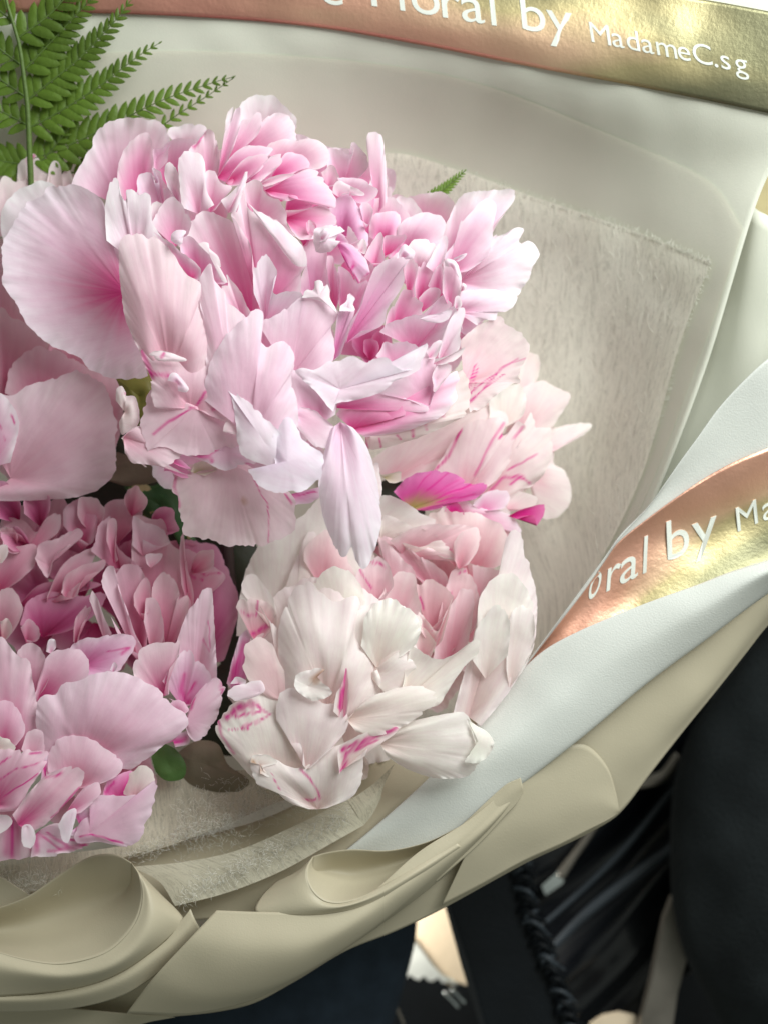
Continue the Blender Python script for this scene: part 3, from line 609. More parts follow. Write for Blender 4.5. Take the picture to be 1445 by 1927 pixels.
p(TI, [(655,620),(660,560),(720,490),(740,560),(730,660),(690,660)], (700,700), 86, 70, 'E', ruf=3)
p(TI, [(505,540),(500,490),(525,428),(560,440),(580,540),(622,640),(662,760),(720,880),(600,800),(545,680)], (680,900), 112, 70, 'V', ruf=5, bul=6)
p(TI, [(450,620),(440,600),(452,558),(480,590),(510,680),(548,775),(500,790)], (520,820), 104, 80, 'V', wave=20)
p(TI, [(705,700),(712,640),(718,588),(762,600),(800,700),(795,810),(735,830)], (740,850), 92, 60, 'V', ruf=5)
p(TI, [(740,560),(762,490),(830,468),(885,560),(862,602),(922,582),(910,720),(820,830),(800,700)], (800,880), 86, 40, 'E')
p(TI, [(860,820),(900,700),(960,600),(1000,540),(1037,545),(1052,700),(1058,850),(1055,1010),(930,980)], (950,1060), 124, 80, 'V', bul=6, streaks=[[1.5,(1020,700),(1035,830)],[1.5,(1000,790),(1030,850)]])
p(TI, [(800,1000),(820,960),(870,880),(920,835),(960,890),(1000,920),(1042,1000),(1010,1060),(930,1110),(830,1080)], (900,1130), 134, 100, 'M', streaks=[[5,(905,960),(890,1050),(930,1100)],[3,(960,1000),(920,1060)],[3,(820,960),(810,1040)]])
p(TI, [(655,1000),(652,900),(700,830),(760,808),(865,805),(885,788),(872,880),(830,940),(830,1060)], (800,1070), 146, 110, 'U', bul=10)
p(TI, [(905,1200),(950,1080),(1058,978),(1098,1030),(1082,1130),(1022,1240),(965,1292),(925,1262)], (920,1190), 140, 130, 'U', bul=14, streaks=[[3,(1085,1000),(1092,1050)],[3,(935,1130),(960,1080)]])
p(TI, [(820,1120),(850,1090),(910,1095),(925,1140),(880,1170)], (850,1170), 150, 140, 'U', ruf=3)
p(TI, [(790,1310),(830,1280),(915,1240),(930,1300),(860,1320)], (850,1290), 120, 120, 'M', streaks=[[5,(850,1300),(910,1270)]])
p(TI, [(330,850),(370,800),(560,768),(655,768),(662,800),(640,860),(560,960),(430,980)], (410,920), 124, 90, 'M', bul=8, streaks=[[2,(530,850),(630,830)],[3,(600,860),(630,835)]])
p(TI, [(540,940),(560,905),(575,920),(565,945)], (555,950), 150, 140, 'W', ruf=2)
p(TI, [(80,900),(90,850),(130,813),(195,830),(242,930),(230,1010),(175,1090)], (160,1110), 134, 100, 'U', bul=10)
p(TI, [(225,850),(240,790),(270,785),(275,830),(260,850)], (250,860), 128, 120, 'W', ruf=5, wave=14)
p(TI, [(0,700),(40,690),(60,740),(30,790),(-20,790)], (10,800), 100, 80, 'I', ruf=5, wave=14)
p(TI, [(100,730),(140,690),(200,760),(180,800),(130,790)], (130,810), 60, 40, 'E', ruf=6, wave=14)
p(TI, [(-20,390),(0,320),(38,330),(35,380),(10,415)], (-10,420), 70, 60, 'C', ruf=2)
p(TI, [(165,1080),(220,900),(260,850),(330,838),(400,850),(442,900),(432,970),(330,1030)], (190,1100), 146, 110, 'U', bul=14)
p(TI, [(-60,1300),(-30,800),(20,788),(80,860),(142,900),(162,1000),(192,1180),(180,1300)], (40,1380), 172, 150, 'U', bul=18)
p(TI, [(180,1400),(178,1110),(210,1065),(270,1060),(310,1010),(400,990),(480,955),(560,943),(640,970),(740,1010),(830,1100),(900,1150),(928,1200),(890,1250),(800,1310),(700,1395),(640,1430)], (400,1400), 192, 170, 'V', bul=34, ruf=5)
p(TI, [(-40,1290),(-20,1110),(40,1095),(85,1130),(122,1240),(80,1310)], (10,1340), 196, 180, 'U', bul=8, ruf=3)
p(TI, [(105,1330),(140,1250),(207,1243),(215,1350)], (150,1390), 204, 190, 'V', ruf=3)
p(TI, [(230,1500),(235,1370),(280,1290),(340,1266),(430,1280),(520,1330),(602,1400),(570,1460),(440,1520)], (370,1520), 214, 190, 'V', bul=14, ruf=3)
p(TI, [(-30,1300),(0,1260),(60,1300),(70,1340),(0,1350)], (-30,1330), 212, 205, 'C', ruf=6, wave=20)
p(TI, [(-60,1500),(-30,1345),(60,1330),(160,1332),(234,1345),(228,1400),(150,1510),(100,1620),(-20,1640)], (-30,1600), 218, 200, 'U', bul=14, streaks=[[1.6,(0,1480),(80,1430),(190,1400)],[1.6,(20,1560),(120,1500),(190,1450)],[1.8,(150,1350),(205,1348)],[2,(0,1400),(50,1370)]])
p(TI, [(60,1650),(200,1480),(340,1408),(412,1440),(395,1510),(300,1620),(210,1705),(140,1740)], (90,1700), 230, 212, 'U', bul=10, streaks=[[2.2,(390,1515),(300,1620),(250,1665)],[3,(205,1400),(225,1470),(300,1450)]])
p(TI, [(200,1500),(210,1400),(235,1350),(240,1440),(310,1440)], (230,1490), 216, 212, 'M', ruf=2, streaks=[[6,(215,1400),(235,1470)]])
p(TI, [(310,1660),(400,1530),(455,1495),(492,1510),(485,1560),(400,1640)], (310,1660), 226, 212, 'U', bul=6)
p(TI, [(500,1560),(510,1500),(560,1465),(640,1440),(660,1500),(640,1560)], (580,1570), 198, 190, 'H', bul=6, streaks=[[5,(520,1540),(560,1490)],[5,(600,1550),(640,1460)]])
p(TI, [(605,1550),(610,1480),(650,1440),(700,1408),(750,1445),(758,1500),(740,1560)], (660,1570), 200, 195, 'R', bul=8, ruf=4)
p(TI, [(360,1760),(400,1680),(485,1640),(438,1600),(460,1565),(560,1552),(640,1556),(720,1540),(757,1480),(757,1560),(722,1680),(650,1802),(480,1785),(380,1790)], (440,1740), 218, 208, 'U', bul=16, ruf=5, streaks=[[2.5,(395,1760),(450,1745),(600,1790)]])
p(TI, [(360,1640),(420,1600),(480,1640),(430,1690),(370,1760),(340,1740)], (390,1700), 208, 204, 'M', streaks=[[4,(370,1640),(400,1700)]])
p(TI, [(285,1700),(320,1640),(375,1618),(362,1700),(332,1784),(300,1765)], (350,1650), 242, 238, 'W', bul=5, ruf=2)
p(TI, [(105,1780),(112,1705),(150,1700),(178,1762),(150,1826),(115,1805)], (130,1710), 242, 238, 'W', bul=5, ruf=2)
p(TI, [(-20,1740),(-20,1660),(40,1650),(60,1690),(0,1745)], (-20,1680), 240, 236, 'W', ruf=2)
p(TI, [(150,1860),(170,1750),(290,1690),(400,1770),(450,1795),(330,1842),(220,1862)], (180,1740), 200, 196, 'M', bul=10, streaks=[[8,(170,1740),(185,1830)],[5,(240,1830),(420,1800)],[2.5,(230,1740),(330,1800)],[2.5,(210,1760),(300,1820)],[3,(400,1780),(330,1770)]])
p(TI, [(-40,1880),(-20,1700),(60,1660),(150,1710),(168,1850),(60,1868)], (60,1680), 190, 186, 'U', bul=10, streaks=[[12,(60,1700),(50,1840)],[3,(140,1740),(165,1850)],[2.5,(0,1700),(60,1690)]])

rr = random.Random(99)
for i in range(15):      # crumpled little petals crowding the heart
    cx, cy = 30 + 370 * rr.random(), 960 + 250 * rr.random()
    a0 = math.atan2(cy - 1140, cx - 170) + rr.uniform(-.5, .5) if rr.random() < .7 else rr.uniform(-2.6, -0.5)
    L_ = rr.uniform(46, 84); W_ = rr.uniform(0.35, 0.6)
    pts = []
    for t in (-1, -.8, -.55, -.3, -.1, .1, .35, .6, .82, 1):
        q = t * 1.5; f = L_ * (1.05 - 0.55 * t * t) * rr.uniform(.88, 1.1)
        pts.append((cx + f * math.cos(a0 + q * W_), cy + f * math.sin(a0 + q * W_)))
    dist = math.hypot((cx - 170) / 230, (cy - 1120) / 150)
    p(T1, pts, (cx, cy), 30 + 34 * dist, -10, 'E' if rr.random() < .4 else 'D', ruf=9, wave=20, bul=5)

# ================================================================== 3. white peony, centre bottom
f3 = thing('peony', 'creamy white peony with a blush pink heart and magenta flecks, low in the centre', 'peony', 680, 1300, -120, 'peonies in the bouquet')
p = lambda *a, **k: petal(f3, *a, **k)
filler(f3, (740, 1160), 190, 150, -50, 16, 'I', 90, 21, (0.2, -0.4), 50)
filler(f3, (860, 1130), 90, 130, -10, 12, 'I', 60, 23, (0, -0.4), 40)
filler(f3, (600, 1340), 140, 110, 50, 10, 'C', 80, 22, (-0.2, 0.4), 40)
p(TH, [(100,660),(120,470),(160,340),(250,210),(370,160),(440,90),(520,60),(640,250),(700,420),(640,620)], (330,700), 20, 0, 'C', bul=18)
p(TH, [(290,620),(300,480),(360,320),(400,220),(430,230),(440,300),(400,420),(380,520)], (340,680), 42, 30, 'C', bul=10)
p(TH, [(380,340),(390,280),(480,220),(560,330),(600,420),(480,400)], (460,470), 46, 30, 'I', bul=8)
p(TH, [(1000,200),(1050,125),(1180,128),(1255,168),(1282,230),(1240,290)], (1120,300), -4, -30, 'I', bul=8)
p(TH, [(640,220),(700,78),(785,90),(860,140),(925,180),(905,245),(800,222)], (640,260), 46, 10, 'C')
p(TH, [(880,260),(900,150),(948,142),(962,112),(1000,140),(1120,150),(1205,200),(1235,265),(1225,345),(1165,375),(1060,350)], (1080,420), 24, -20, 'I', bul=8)
p(TH, [(700,200),(720,150),(830,200),(930,230),(1000,310),(1010,345),(900,300),(800,270)], (700,280), 54, 20, 'C', wave=26)
p(TH, [(740,260),(860,200),(1000,195),(1100,205),(1115,285),(1065,352),(1010,330),(900,290)], (800,330), 60, 20, 'I', bul=6, streaks=[[1.8,(930,280),(1000,300)]])
p(TH, [(1010,340),(1010,270),(1060,210),(1105,210),(1112,290),(1070,360)], (1030,380), 74, 60, 'I', bul=8, ruf=3)
p(TH, [(690,260),(730,235),(860,320),(975,400),(985,460),(900,440),(820,380)], (960,520), 40, 0, 'I')
p(TH, [(690,240),(780,320),(845,400),(842,540),(740,420),(690,330)], (780,560), 50, 10, 'I', bul=5)
p(TH, [(840,440),(900,420),(985,465),(1003,520),(905,630),(860,580)], (910,680), 66, 20, 'I', streaks=[[1.8,(870,500),(880,550)]])
p(TH, [(940,600),(995,400),(1060,380),(1112,480),(1125,560),(1085,640),(1000,720)], (980,780), 62, 10, 'I', bul=6, streaks=[[2,(1000,480),(980,540)],[1.2,(1010,400),(1060,385)]])
p(TH, [(1085,360),(1150,370),(1240,400),(1180,420),(1120,480),(1110,560)], (1100,600), 60, 20, 'I')
p(TH, [(590,440),(600,385),(622,368),(700,338),(752,400),(755,455),(705,495),(665,525)], (680,560), 84, 50, 'I', streaks=[[2.2,(612,378),(640,420),(665,460)],[2.2,(655,345),(700,360),(722,385)]])
p(TH, [(690,520),(700,490),(765,402),(842,402),(855,480),(865,570),(770,580)], (760,620), 76, 40, 'I', bul=6)
p(TH, [(920,760),(950,620),(1010,505),(1050,458),(1092,480),(1085,600),(1065,720)], (980,790), 82, 40, 'I', bul=6)
p(TH, [(845,720),(870,628),(938,680),(932,702),(900,770)], (870,780), 90, 60, 'I', ruf=3)
p(TH, [(870,640),(860,560),(900,600),(940,640),(970,580),(1000,510),(960,680)], (920,720), 96, 60, 'I', streaks=[[1.4,(915,640),(940,630)],[2,(985,490),(975,540)]])
p(TH, [(1000,1010),(1060,780),(1100,620),(1118,500),(1180,418),(1242,402),(1218,330),(1232,240),(1277,208),(1310,330),(1345,450),(1357,540),(1342,700),(1305,790),(1205,940),(1122,1037)], (1070,1000), 118, 90, 'C', bul=24, ruf=9)
p(TH, [(1105,620),(1120,490),(1180,415),(1250,400),(1300,440),(1338,540),(1300,640)], (1190,720), 140, 126, 'C', bul=6, ruf=8, wave=40)
p(TH, [(1085,760),(1100,640),(1160,545),(1205,535),(1243,620),(1235,740)], (1140,840), 146, 122, 'C', bul=6, ruf=6)
p(TH, [(1225,780),(1238,600),(1290,530),(1337,560),(1344,680),(1300,800)], (1240,880), 142, 122, 'C', bul=6)
p(TH, [(390,470),(480,380),(560,378),(612,440),(640,530),(590,650),(500,600)], (560,680), 118, 100, 'C', bul=10, ruf=6)
p(TH, [(240,600),(270,640),(312,700),(322,820),(305,870),(250,760)], (290,880), 150, 135, 'C', ruf=4)
p(TH, [(118,470),(130,420),(165,398),(212,440),(264,530),(262,620),(190,520)], (250,640), 136, 120, 'C', ruf=2)
p(TH, [(98,540),(120,508),(200,508),(264,560),(262,610),(190,680),(130,610)], (180,690), 130, 110, 'I', streaks=[[2.4,(195,510),(180,580),(120,560)],[5,(160,660),(230,620)]])
p(TH, [(60,860),(90,740),(130,640),(200,640),(180,760),(120,880)], (100,900), 100, 90, 'M', streaks=[[14,(80,840),(150,700)]])
p(TH, [(128,800),(140,700),(190,663),(242,680),(272,750),(318,862),(270,930),(180,880)], (280,920), 168, 155, 'I', bul=12, ruf=3)
p(TH, [(230,1010),(150,800),(170,640),(240,520),(340,430),(500,420),(640,470),(740,560),(850,700),(880,820),(850,960)], (560,1140), 108, 130, 'C', bul=34, ruf=4)
p(TH, [(285,930),(275,650),(300,560),(340,470),(400,438),(500,510),(610,500),(612,640),(682,700),(694,800),(700,900),(620,1000),(480,1000)], (480,960), 156, 146, 'C', bul=52, ruf=5)
p(TH, [(560,640),(600,560),(660,530),(740,508),(820,548),(868,600),(862,660),(822,700),(850,800),(740,920),(690,800)], (650,820), 172, 160, 'C', bul=14, ruf=8, wave=36)
p(TH, [(620,700),(650,560),(740,506),(822,548),(868,604),(850,690),(800,740)], (690,800), 184, 168, 'C', bul=8, ruf=9, wave=30)
p(TH, [(790,900),(810,780),(840,700),(930,762),(1000,742),(1112,668),(1118,720),(1050,790),(990,880),(940,950),(850,960)], (800,930), 186, 166, 'C', ruf=6)
p(TH, [(175,1262),(100,1180),(28,1090),(15,1040),(40,1000),(75,955),(150,910),(240,903),(340,900),(430,940),(520,1040),(560,1140),(480,1240)], (300,1275), 160, 150, 'C', bul=24, ruf=5, streaks=[[9,(60,1000),(110,960),(170,945)],[3,(120,1045),(180,1020),(240,992)],[3,(90,1000),(200,975)],[4,(190,950),(240,990)],[3,(20,1010),(40,1080),(90,1150)],[2,(70,1050),(150,1050)]])
p(TH, [(560,1020),(640,930),(700,900),(850,868),(942,918),(880,985),(780,1045),(680,1080),(600,1060)], (560,1010), 200, 184, 'C', bul=16, ruf=4)
p(TH, [(378,1200),(375,1120),(330,1060),(268,1010),(282,912),(340,884),(450,935),(552,950),(570,1030),(500,1130),(410,1212)], (392,1218), 190, 176, 'C', bul=10, ruf=4)
p(TH, [(340,840),(380,808),(470,800),(440,830),(500,900),(420,930),(350,880)], (400,870), 206, 200, 'C', ruf=5, wave=20, streaks=[['b',(430,850),(480,810)]])
p(TH, [(380,1220),(430,1170),(520,1120),(640,1080),(622,1180),(540,1180)], (440,1200), 180, 170, 'C', bul=5)
p(TH, [(400,1386),(330,1362),(260,1312),(185,1275),(158,1160),(215,1160),(360,1210),(440,1160),(530,1120),(625,1150),(624,1262),(582,1335),(482,1382)], (440,1386), 176, 150, 'C', bul=18, ruf=4, fine=True, streaks=[[2.6,(370,1222),(410,1260),(442,1310),(452,1335),(420,1350),(385,1345)],[1.2,(280,1300),(250,1240)],[2.5,(540,1200),(580,1150)]])
p(TH, [(505,975),(518,900),(545,850),(560,797),(574,900),(564,985)], (540,1010), 206, 186, 'C', ruf=2, streaks=[[7,(548,990),(556,900),(560,800)],[4,(530,960),(545,880)]])
p(TH, [(530,1240),(530,1128),(600,1085),(700,1045),(778,1041),(745,1084),(655,1125),(640,1160),(590,1190)], (545,1220), 206, 188, 'C', ruf=4, streaks=[[5,(545,1225),(560,1150),(620,1110),(700,1075),(772,1046)],[4,(540,1140),(600,1105)],[3,(600,1140),(690,1095)]])
p(TH, [(62,912),(78,880),(140,862),(202,848),(220,890),(150,926),(90,932)], (195,895), 198, 194, 'W', bul=6, ruf=1)
p(TH, [(72,862),(100,832),(140,850),(130,868)], (110,860), 192, 190, 'W', ruf=1)
p(TH, [(160,1190),(170,1160),(240,1160),(270,1190),(210,1215),(240,1250),(200,1240)], (200,1200), 184, 182, 'C', ruf=4, streaks=[['b',(170,1190),(220,1270)]])
p(TH, [(690,1110),(800,1030),(960,990),(1052,983),(1082,1020),(1160,1080),(1172,1140),(1110,1190),(1065,1250),(935,1257),(800,1212),(730,1165)], (700,1110), 176, 170, 'C', bul=26, ruf=10)
p(TH, [(1060,1000),(1082,1020),(1162,1078),(1172,1142),(1112,1190),(1050,1190),(1100,1130),(1090,1080)], (1110,1100), 194, 190, 'C', bul=6, ruf=9, wave=18)

# ================================================================== 4. pale peony behind on the right
f4 = thing('peony', 'pale pink peony striped with magenta, half hidden behind the big one on its right', 'peony', 860, 900, -220, 'peonies in the bouquet')
p = lambda *a, **k: petal(f4, *a, **k)
filler(f4, (900, 850), 110, 90, -150, 9, 'R', 80, 31, (0.5, 0), 30)
p(TJ, [(1060,720),(1240,690),(1342,688),(1290,750),(1160,785),(1130,900),(1185,940),(1225,1050),(1190,1165),(1080,1200),(1020,1100)], (980,920), -150, -140, 'R', bul=10, ruf=6)
p(TJ, [(930,480),(960,330),(1000,290),(1050,330),(1050,420),(1000,520)], (960,560), -120, -120, 'R')
p(TJ, [(860,520),(1000,470),(1080,453),(1160,490),(1218,540),(1170,640),(1100,720),(960,760)], (940,740), -100, -110, 'R', bul=12, ruf=8)
p(TJ, [(120,900),(300,770),(500,700),(700,620),(870,560),(870,700),(640,780),(580,900),(460,970),(300,1000)], (240,1000), -60, -60, 'R', bul=10, ruf=7)
p(TJ, [(780,680),(790,540),(880,488),(950,488),(985,560),(965,640),(880,700)], (860,700), -50, -60, 'C', ruf=9, wave=24)
p(TJ, [(700,1060),(860,880),(970,720),(1000,632),(1040,700),(1110,720),(1125,850),(1045,1000),(900,1090)], (750,1080), -20, -30, 'R', bul=14, ruf=8, fine=True, streaks=[[3,(880,930),(960,900),(1035,850)],[4,(790,1050),(860,980),(940,970),(1000,1010)],[3,(900,1010),(940,980)]])
p(TJ, [(460,960),(590,770),(630,710),(780,650),(870,670),(850,750),(880,740),(930,680),(975,700),(900,880),(770,1030),(640,1030)], (640,1080), -10, -30, 'R', bul=12, ruf=6, fine=True, streaks=[[3.5,(470,950),(560,860),(590,790),(632,718)],[3,(700,960),(780,800),(860,680)],[3,(840,760),(880,710)],[2.5,(920,760),(965,700)]])
p(TJ, [(690,1130),(760,1060),(885,1065),(870,1140),(770,1160)], (740,1160), 6, 0, 'Q', ruf=4)
p(TJ, [(860,1130),(880,1090),(940,1060),(1035,1090),(1020,1145),(900,1165)], (880,1150), 0, 0, 'R', ruf=4)
p(TJ, [(560,1150),(620,1100),(760,1150),(900,1180),(960,1290),(860,1260),(700,1190)], (640,1190), 4, -10, 'Q', bul=8)
p(TJ, [(880,1190),(960,1150),(1082,1125),(1085,1170),(1047,1245),(1030,1185),(930,1205)], (890,1190), 12, 4, 'K', ruf=4)
p(TJ, [(540,1160),(560,1110),(620,1120),(650,1180)], (580,1180), 30, 20, 'K', ruf=3)
p(TJ, [(265,1060),(330,980),(440,948),(560,948),(680,1010),(770,1008),(710,1090),(600,1115),(440,1160),(330,1130)], (350,1150), 30, 22, 'T', bul=12, ruf=9, wave=26, fine=True,
  streaks=[[1.6,(390,1040),(460,955)],[1.8,(440,1050),(560,955)],[1.5,(480,1070),(620,990)],[1.6,(500,1090),(700,1010)],[1.5,(500,1110),(700,1070)]])
p(TJ, [(185,965),(220,960),(300,948),(298,1000),(240,1010)], (210,980), 90, 80, 'Y', ruf=2)

# ================================================================== 5. peony at the left edge
f5 = thing('peony', 'shaded pink peony cut off by the left edge of the picture, beside the big one', 'peony', 40, 860, -180, 'peonies in the bouquet')
p = lambda *a, **k: petal(f5, *a, **k)
filler(f5, (60, 760), 120, 130, -80, 7, 'E', 90, 41, (0, -0.3), 30)
p(TK, [(-80,1450),(-30,950),(0,840),(60,960),(150,1160),(240,1290),(200,1420)], (20,1560), -30, -60, 'E', bul=-10)
p(TK, [(-40,1500),(-20,1280),(0,1110),(60,1150),(150,1200),(240,1270),(200,1330),(60,1500)], (30,1600), -10, -40, 'E', bul=8)
p(TK, [(20,1520),(50,1400),(120,1320),(220,1290),(320,1335),(410,1390),(440,1430),(330,1500),(150,1560)], (200,1600), 10, -20, 'E', bul=14, ruf=5)
p(T1, [(140,790),(150,705),(185,690),(228,720),(232,790),(215,850)], (180,860), 10, 0, 'E', bul=8)
p(T1, [(-40,800),(-20,740),(20,742),(55,725),(105,712),(150,697),(195,722),(216,780),(220,850),(206,902),(160,932),(80,941),(0,943),(-40,946)], (20,900), 60, 50, 'L', bul=26, ruf=7)
p(T1, [(-30,850),(-20,740),(0,735),(20,760),(35,800),(20,870)], (-20,880), 80, 70, 'Q', ruf=4, streaks=[[1.5,(0,800),(10,830)],[1.5,(15,770),(30,800)]])

# ================================================================== 6. peony at the foot of the fern
f6 = thing('peony', 'pale peony with a magenta tip, mostly hidden at the foot of the fern', 'peony', 60, 420, -220, 'peonies in the bouquet')
p = lambda *a, **k: petal(f6, *a, **k)
filler(f6, (60, 420), 100, 70, -110, 5, 'R', 70, 51, (0, -0.3), 20)
p(TK, [(-60,640),(-30,500),(-10,425),(60,418),(110,460),(200,560),(160,700)], (40,720), -40, -60, 'R', bul=6)
p(TK, [(280,560),(295,480),(320,425),(345,440),(360,540)], (320,600), -20, -40, 'R', ruf=4)
p(TK, [(225,560),(240,430),(268,384),(298,430),(305,560)], (270,620), -14, -30, 'R', ruf=4)
p(TK, [(90,560),(88,420),(130,375),(160,360),(192,385),(240,420),(250,560)], (160,620), -8, -30, 'R', ruf=5, streaks=[[5,(140,395),(165,368)]])
p(TK, [(-40,760),(-20,560),(20,470),(80,500),(150,480),(220,520),(100,640)], (40,760), 0, -30, 'R', ruf=5)
# ------------------------------------------------------------------ sheets, slabs, tubes
class Sheet:
    """a smooth surface through rows of (px, py, z) points"""
    def __init__(self, rows, n=90, ov=0):
        self.R = np.array([catmull(r, n) for r in rows]); self.n = n
    def grid(self, ts, s0=0.0, s1=1.0):
        R = self.R; k = len(R)
        A = np.concatenate([[2 * R[0] - R[1]], R, [2 * R[-1] - R[-2]]])
        out = []
        for t in ts:
            x = min(max(t, 0), 1) * (k - 1); i = min(int(x), k - 2); f = x - i
            p0, p1, p2, p3 = A[i], A[i + 1], A[i + 2], A[i + 3]
            out.append(0.5 * (2*p1 + (p2-p0)*f + (2*p0-5*p1+4*p2-p3)*f*f + (3*p1-p0-3*p2+p3)*f**3))
        G = np.array(out)
        a, b = int(s0 * (self.n - 1)), int(s1 * (self.n - 1)) + 1
        return G[:, a:b]
def sheet_mesh(name, G, mat, parent=None, thick=0.5, dz=0.0, uvs=100.0, wob=1.5):
    a, b = G.shape[:2]
    P = G.reshape(-1, 3)
    z = P[:, 2] + dz + wob * vnoise2(P[:, 0] / 70, P[:, 1] / 70, len(name)) * 1.5
    L = ray(P[:, 0], P[:, 1], z)
    dv = np.zeros((a, b)); du = np.zeros((a, b))
    g = L.reshape(a, b, 3)
    du[:, 1:] = np.cumsum(np.linalg.norm(np.diff(g, axis=1), axis=2), axis=1)
    dv[1:] = np.cumsum(np.linalg.norm(np.diff(g, axis=0), axis=2), axis=0)
    uv = np.stack([du.ravel() / uvs, dv.ravel() / uvs], 1)
    o = mesh_obj(name, U(L), grid_faces(a, b), mat, parent, None, uv)
    if thick:
        m = o.modifiers.new('thickness', 'SOLIDIFY'); m.thickness = thick * S; m.offset = -1
    return o
def sheet(name, rows, mat, parent=None, n=90, m=26, **k):
    S_ = Sheet(rows, n)
    return sheet_mesh(name, S_.grid(np.linspace(0, 1, m)), M[mat], parent, **k), S_
def cast(bvh, px, py):
    """the z at which the line of sight through (px, py) meets a surface"""
    o = Vector(U([0, 0, H])); d = (Vector(at(px, py, 0)) - o).normalized()
    h, n, i, l = bvh.ray_cast(o, d)
    return (h, n) if h is not None else (None, None)
def to_local(w): return (np.array(w) - np.array(CENTRE)) @ TM / S
def bvh_of(o):
    me = o.data; org = o.location.copy()
    q = o.parent
    while q is not None: org += q.location; q = q.parent
    return BVHTree.FromPolygons([v.co + org for v in me.vertices], [tuple(f.vertices) for f in me.polygons])
def drape(name, rows, bvh, off, mat, parent, n=70, m=30, **k):
    rows3 = []
    for r in rows:
        rows3.append([(x, y, 0) for x, y in r])
    G = Sheet(rows3, n).grid(np.linspace(0, 1, m))
    for i in range(G.shape[0]):
        for j in range(G.shape[1]):
            h, nn = cast(bvh, G[i, j, 0], G[i, j, 1])
            u, v = i / (G.shape[0] - 1), j / (G.shape[1] - 1)
            G[i, j, 2] = (to_local(h)[2] if h is not None else G[i, j - 1, 2] if j else 0) + (off(u, v) if callable(off) else off)
    # calm what the cast leaves
    for _ in range(4): G[1:-1, 1:-1, 2] = (G[:-2, 1:-1, 2] + G[2:, 1:-1, 2] + G[1:-1, :-2, 2] + G[1:-1, 2:, 2]) / 4
    return sheet_mesh(name, G, M[mat], parent, **k)
def slab(name, pts, z, thick, mat, parent=None, zs=None):
    """a solid plate cut to an outline, with a small bevel"""
    P = np.array(pts, float); n = len(P)
    zz = np.full(n, float(z)) if zs is None else np.array(zs, float)
    top = at(P[:, 0], P[:, 1], zz); c = P.mean(0)
    Q = c + (P - c) * 0.985
    up = at(Q[:, 0], Q[:, 1], zz + 2.5)
    lo = ray(P[:, 0], P[:, 1], zz); lo[:, 2] -= thick; bot = U(lo)
    V = np.vstack([up, top, bot]); F = [list(range(n))]
    for r in (0, 1):
        for i in range(n):
            j = (i + 1) % n; F.append([r*n+i, (r+1)*n+i, (r+1)*n+j, r*n+j])
    F.append(list(range(3*n-1, 2*n-1, -1)))
    return mesh_obj(name, V, F, M[mat], parent, smooth=False)
def tube_np(path, rad, seg=6):
    P = np.array(path, float); k = len(P); rad = np.full(k, rad) if np.isscalar(rad) else np.array(rad)
    T = np.gradient(P, axis=0); T /= np.linalg.norm(T, axis=1)[:, None] + 1e-9
    ref = np.array((0.3, 0.2, 0.93)); A = np.cross(T, ref); A /= np.linalg.norm(A, axis=1)[:, None] + 1e-9
    B = np.cross(T, A)
    V = []
    for i in range(k):
        for j in range(seg):
            t = 2 * math.pi * j / seg
            V.append(P[i] + rad[i] * (math.cos(t) * A[i] + math.sin(t) * B[i]))
    F = [(i*seg+j, i*seg+(j+1) % seg, (i+1)*seg+(j+1) % seg, (i+1)*seg+j) for i in range(k-1) for j in range(seg)]
    F += [list(range(seg))[::-1], list(range((k-1)*seg, k*seg))]
    return np.array(V), F
def tube(name, pts, rad, mat, parent=None, n=20, seg=8):
    P = catmull(np.array(pts, float), n); L = ray(P[:, 0], P[:, 1], P[:, 2])
    r = rad if np.isscalar(rad) else np.interp(np.linspace(0, 1, n), np.linspace(0, 1, len(rad)), rad)
    V, F = tube_np(L, r, seg)
    return mesh_obj(name, U(V), F, M[mat], parent)

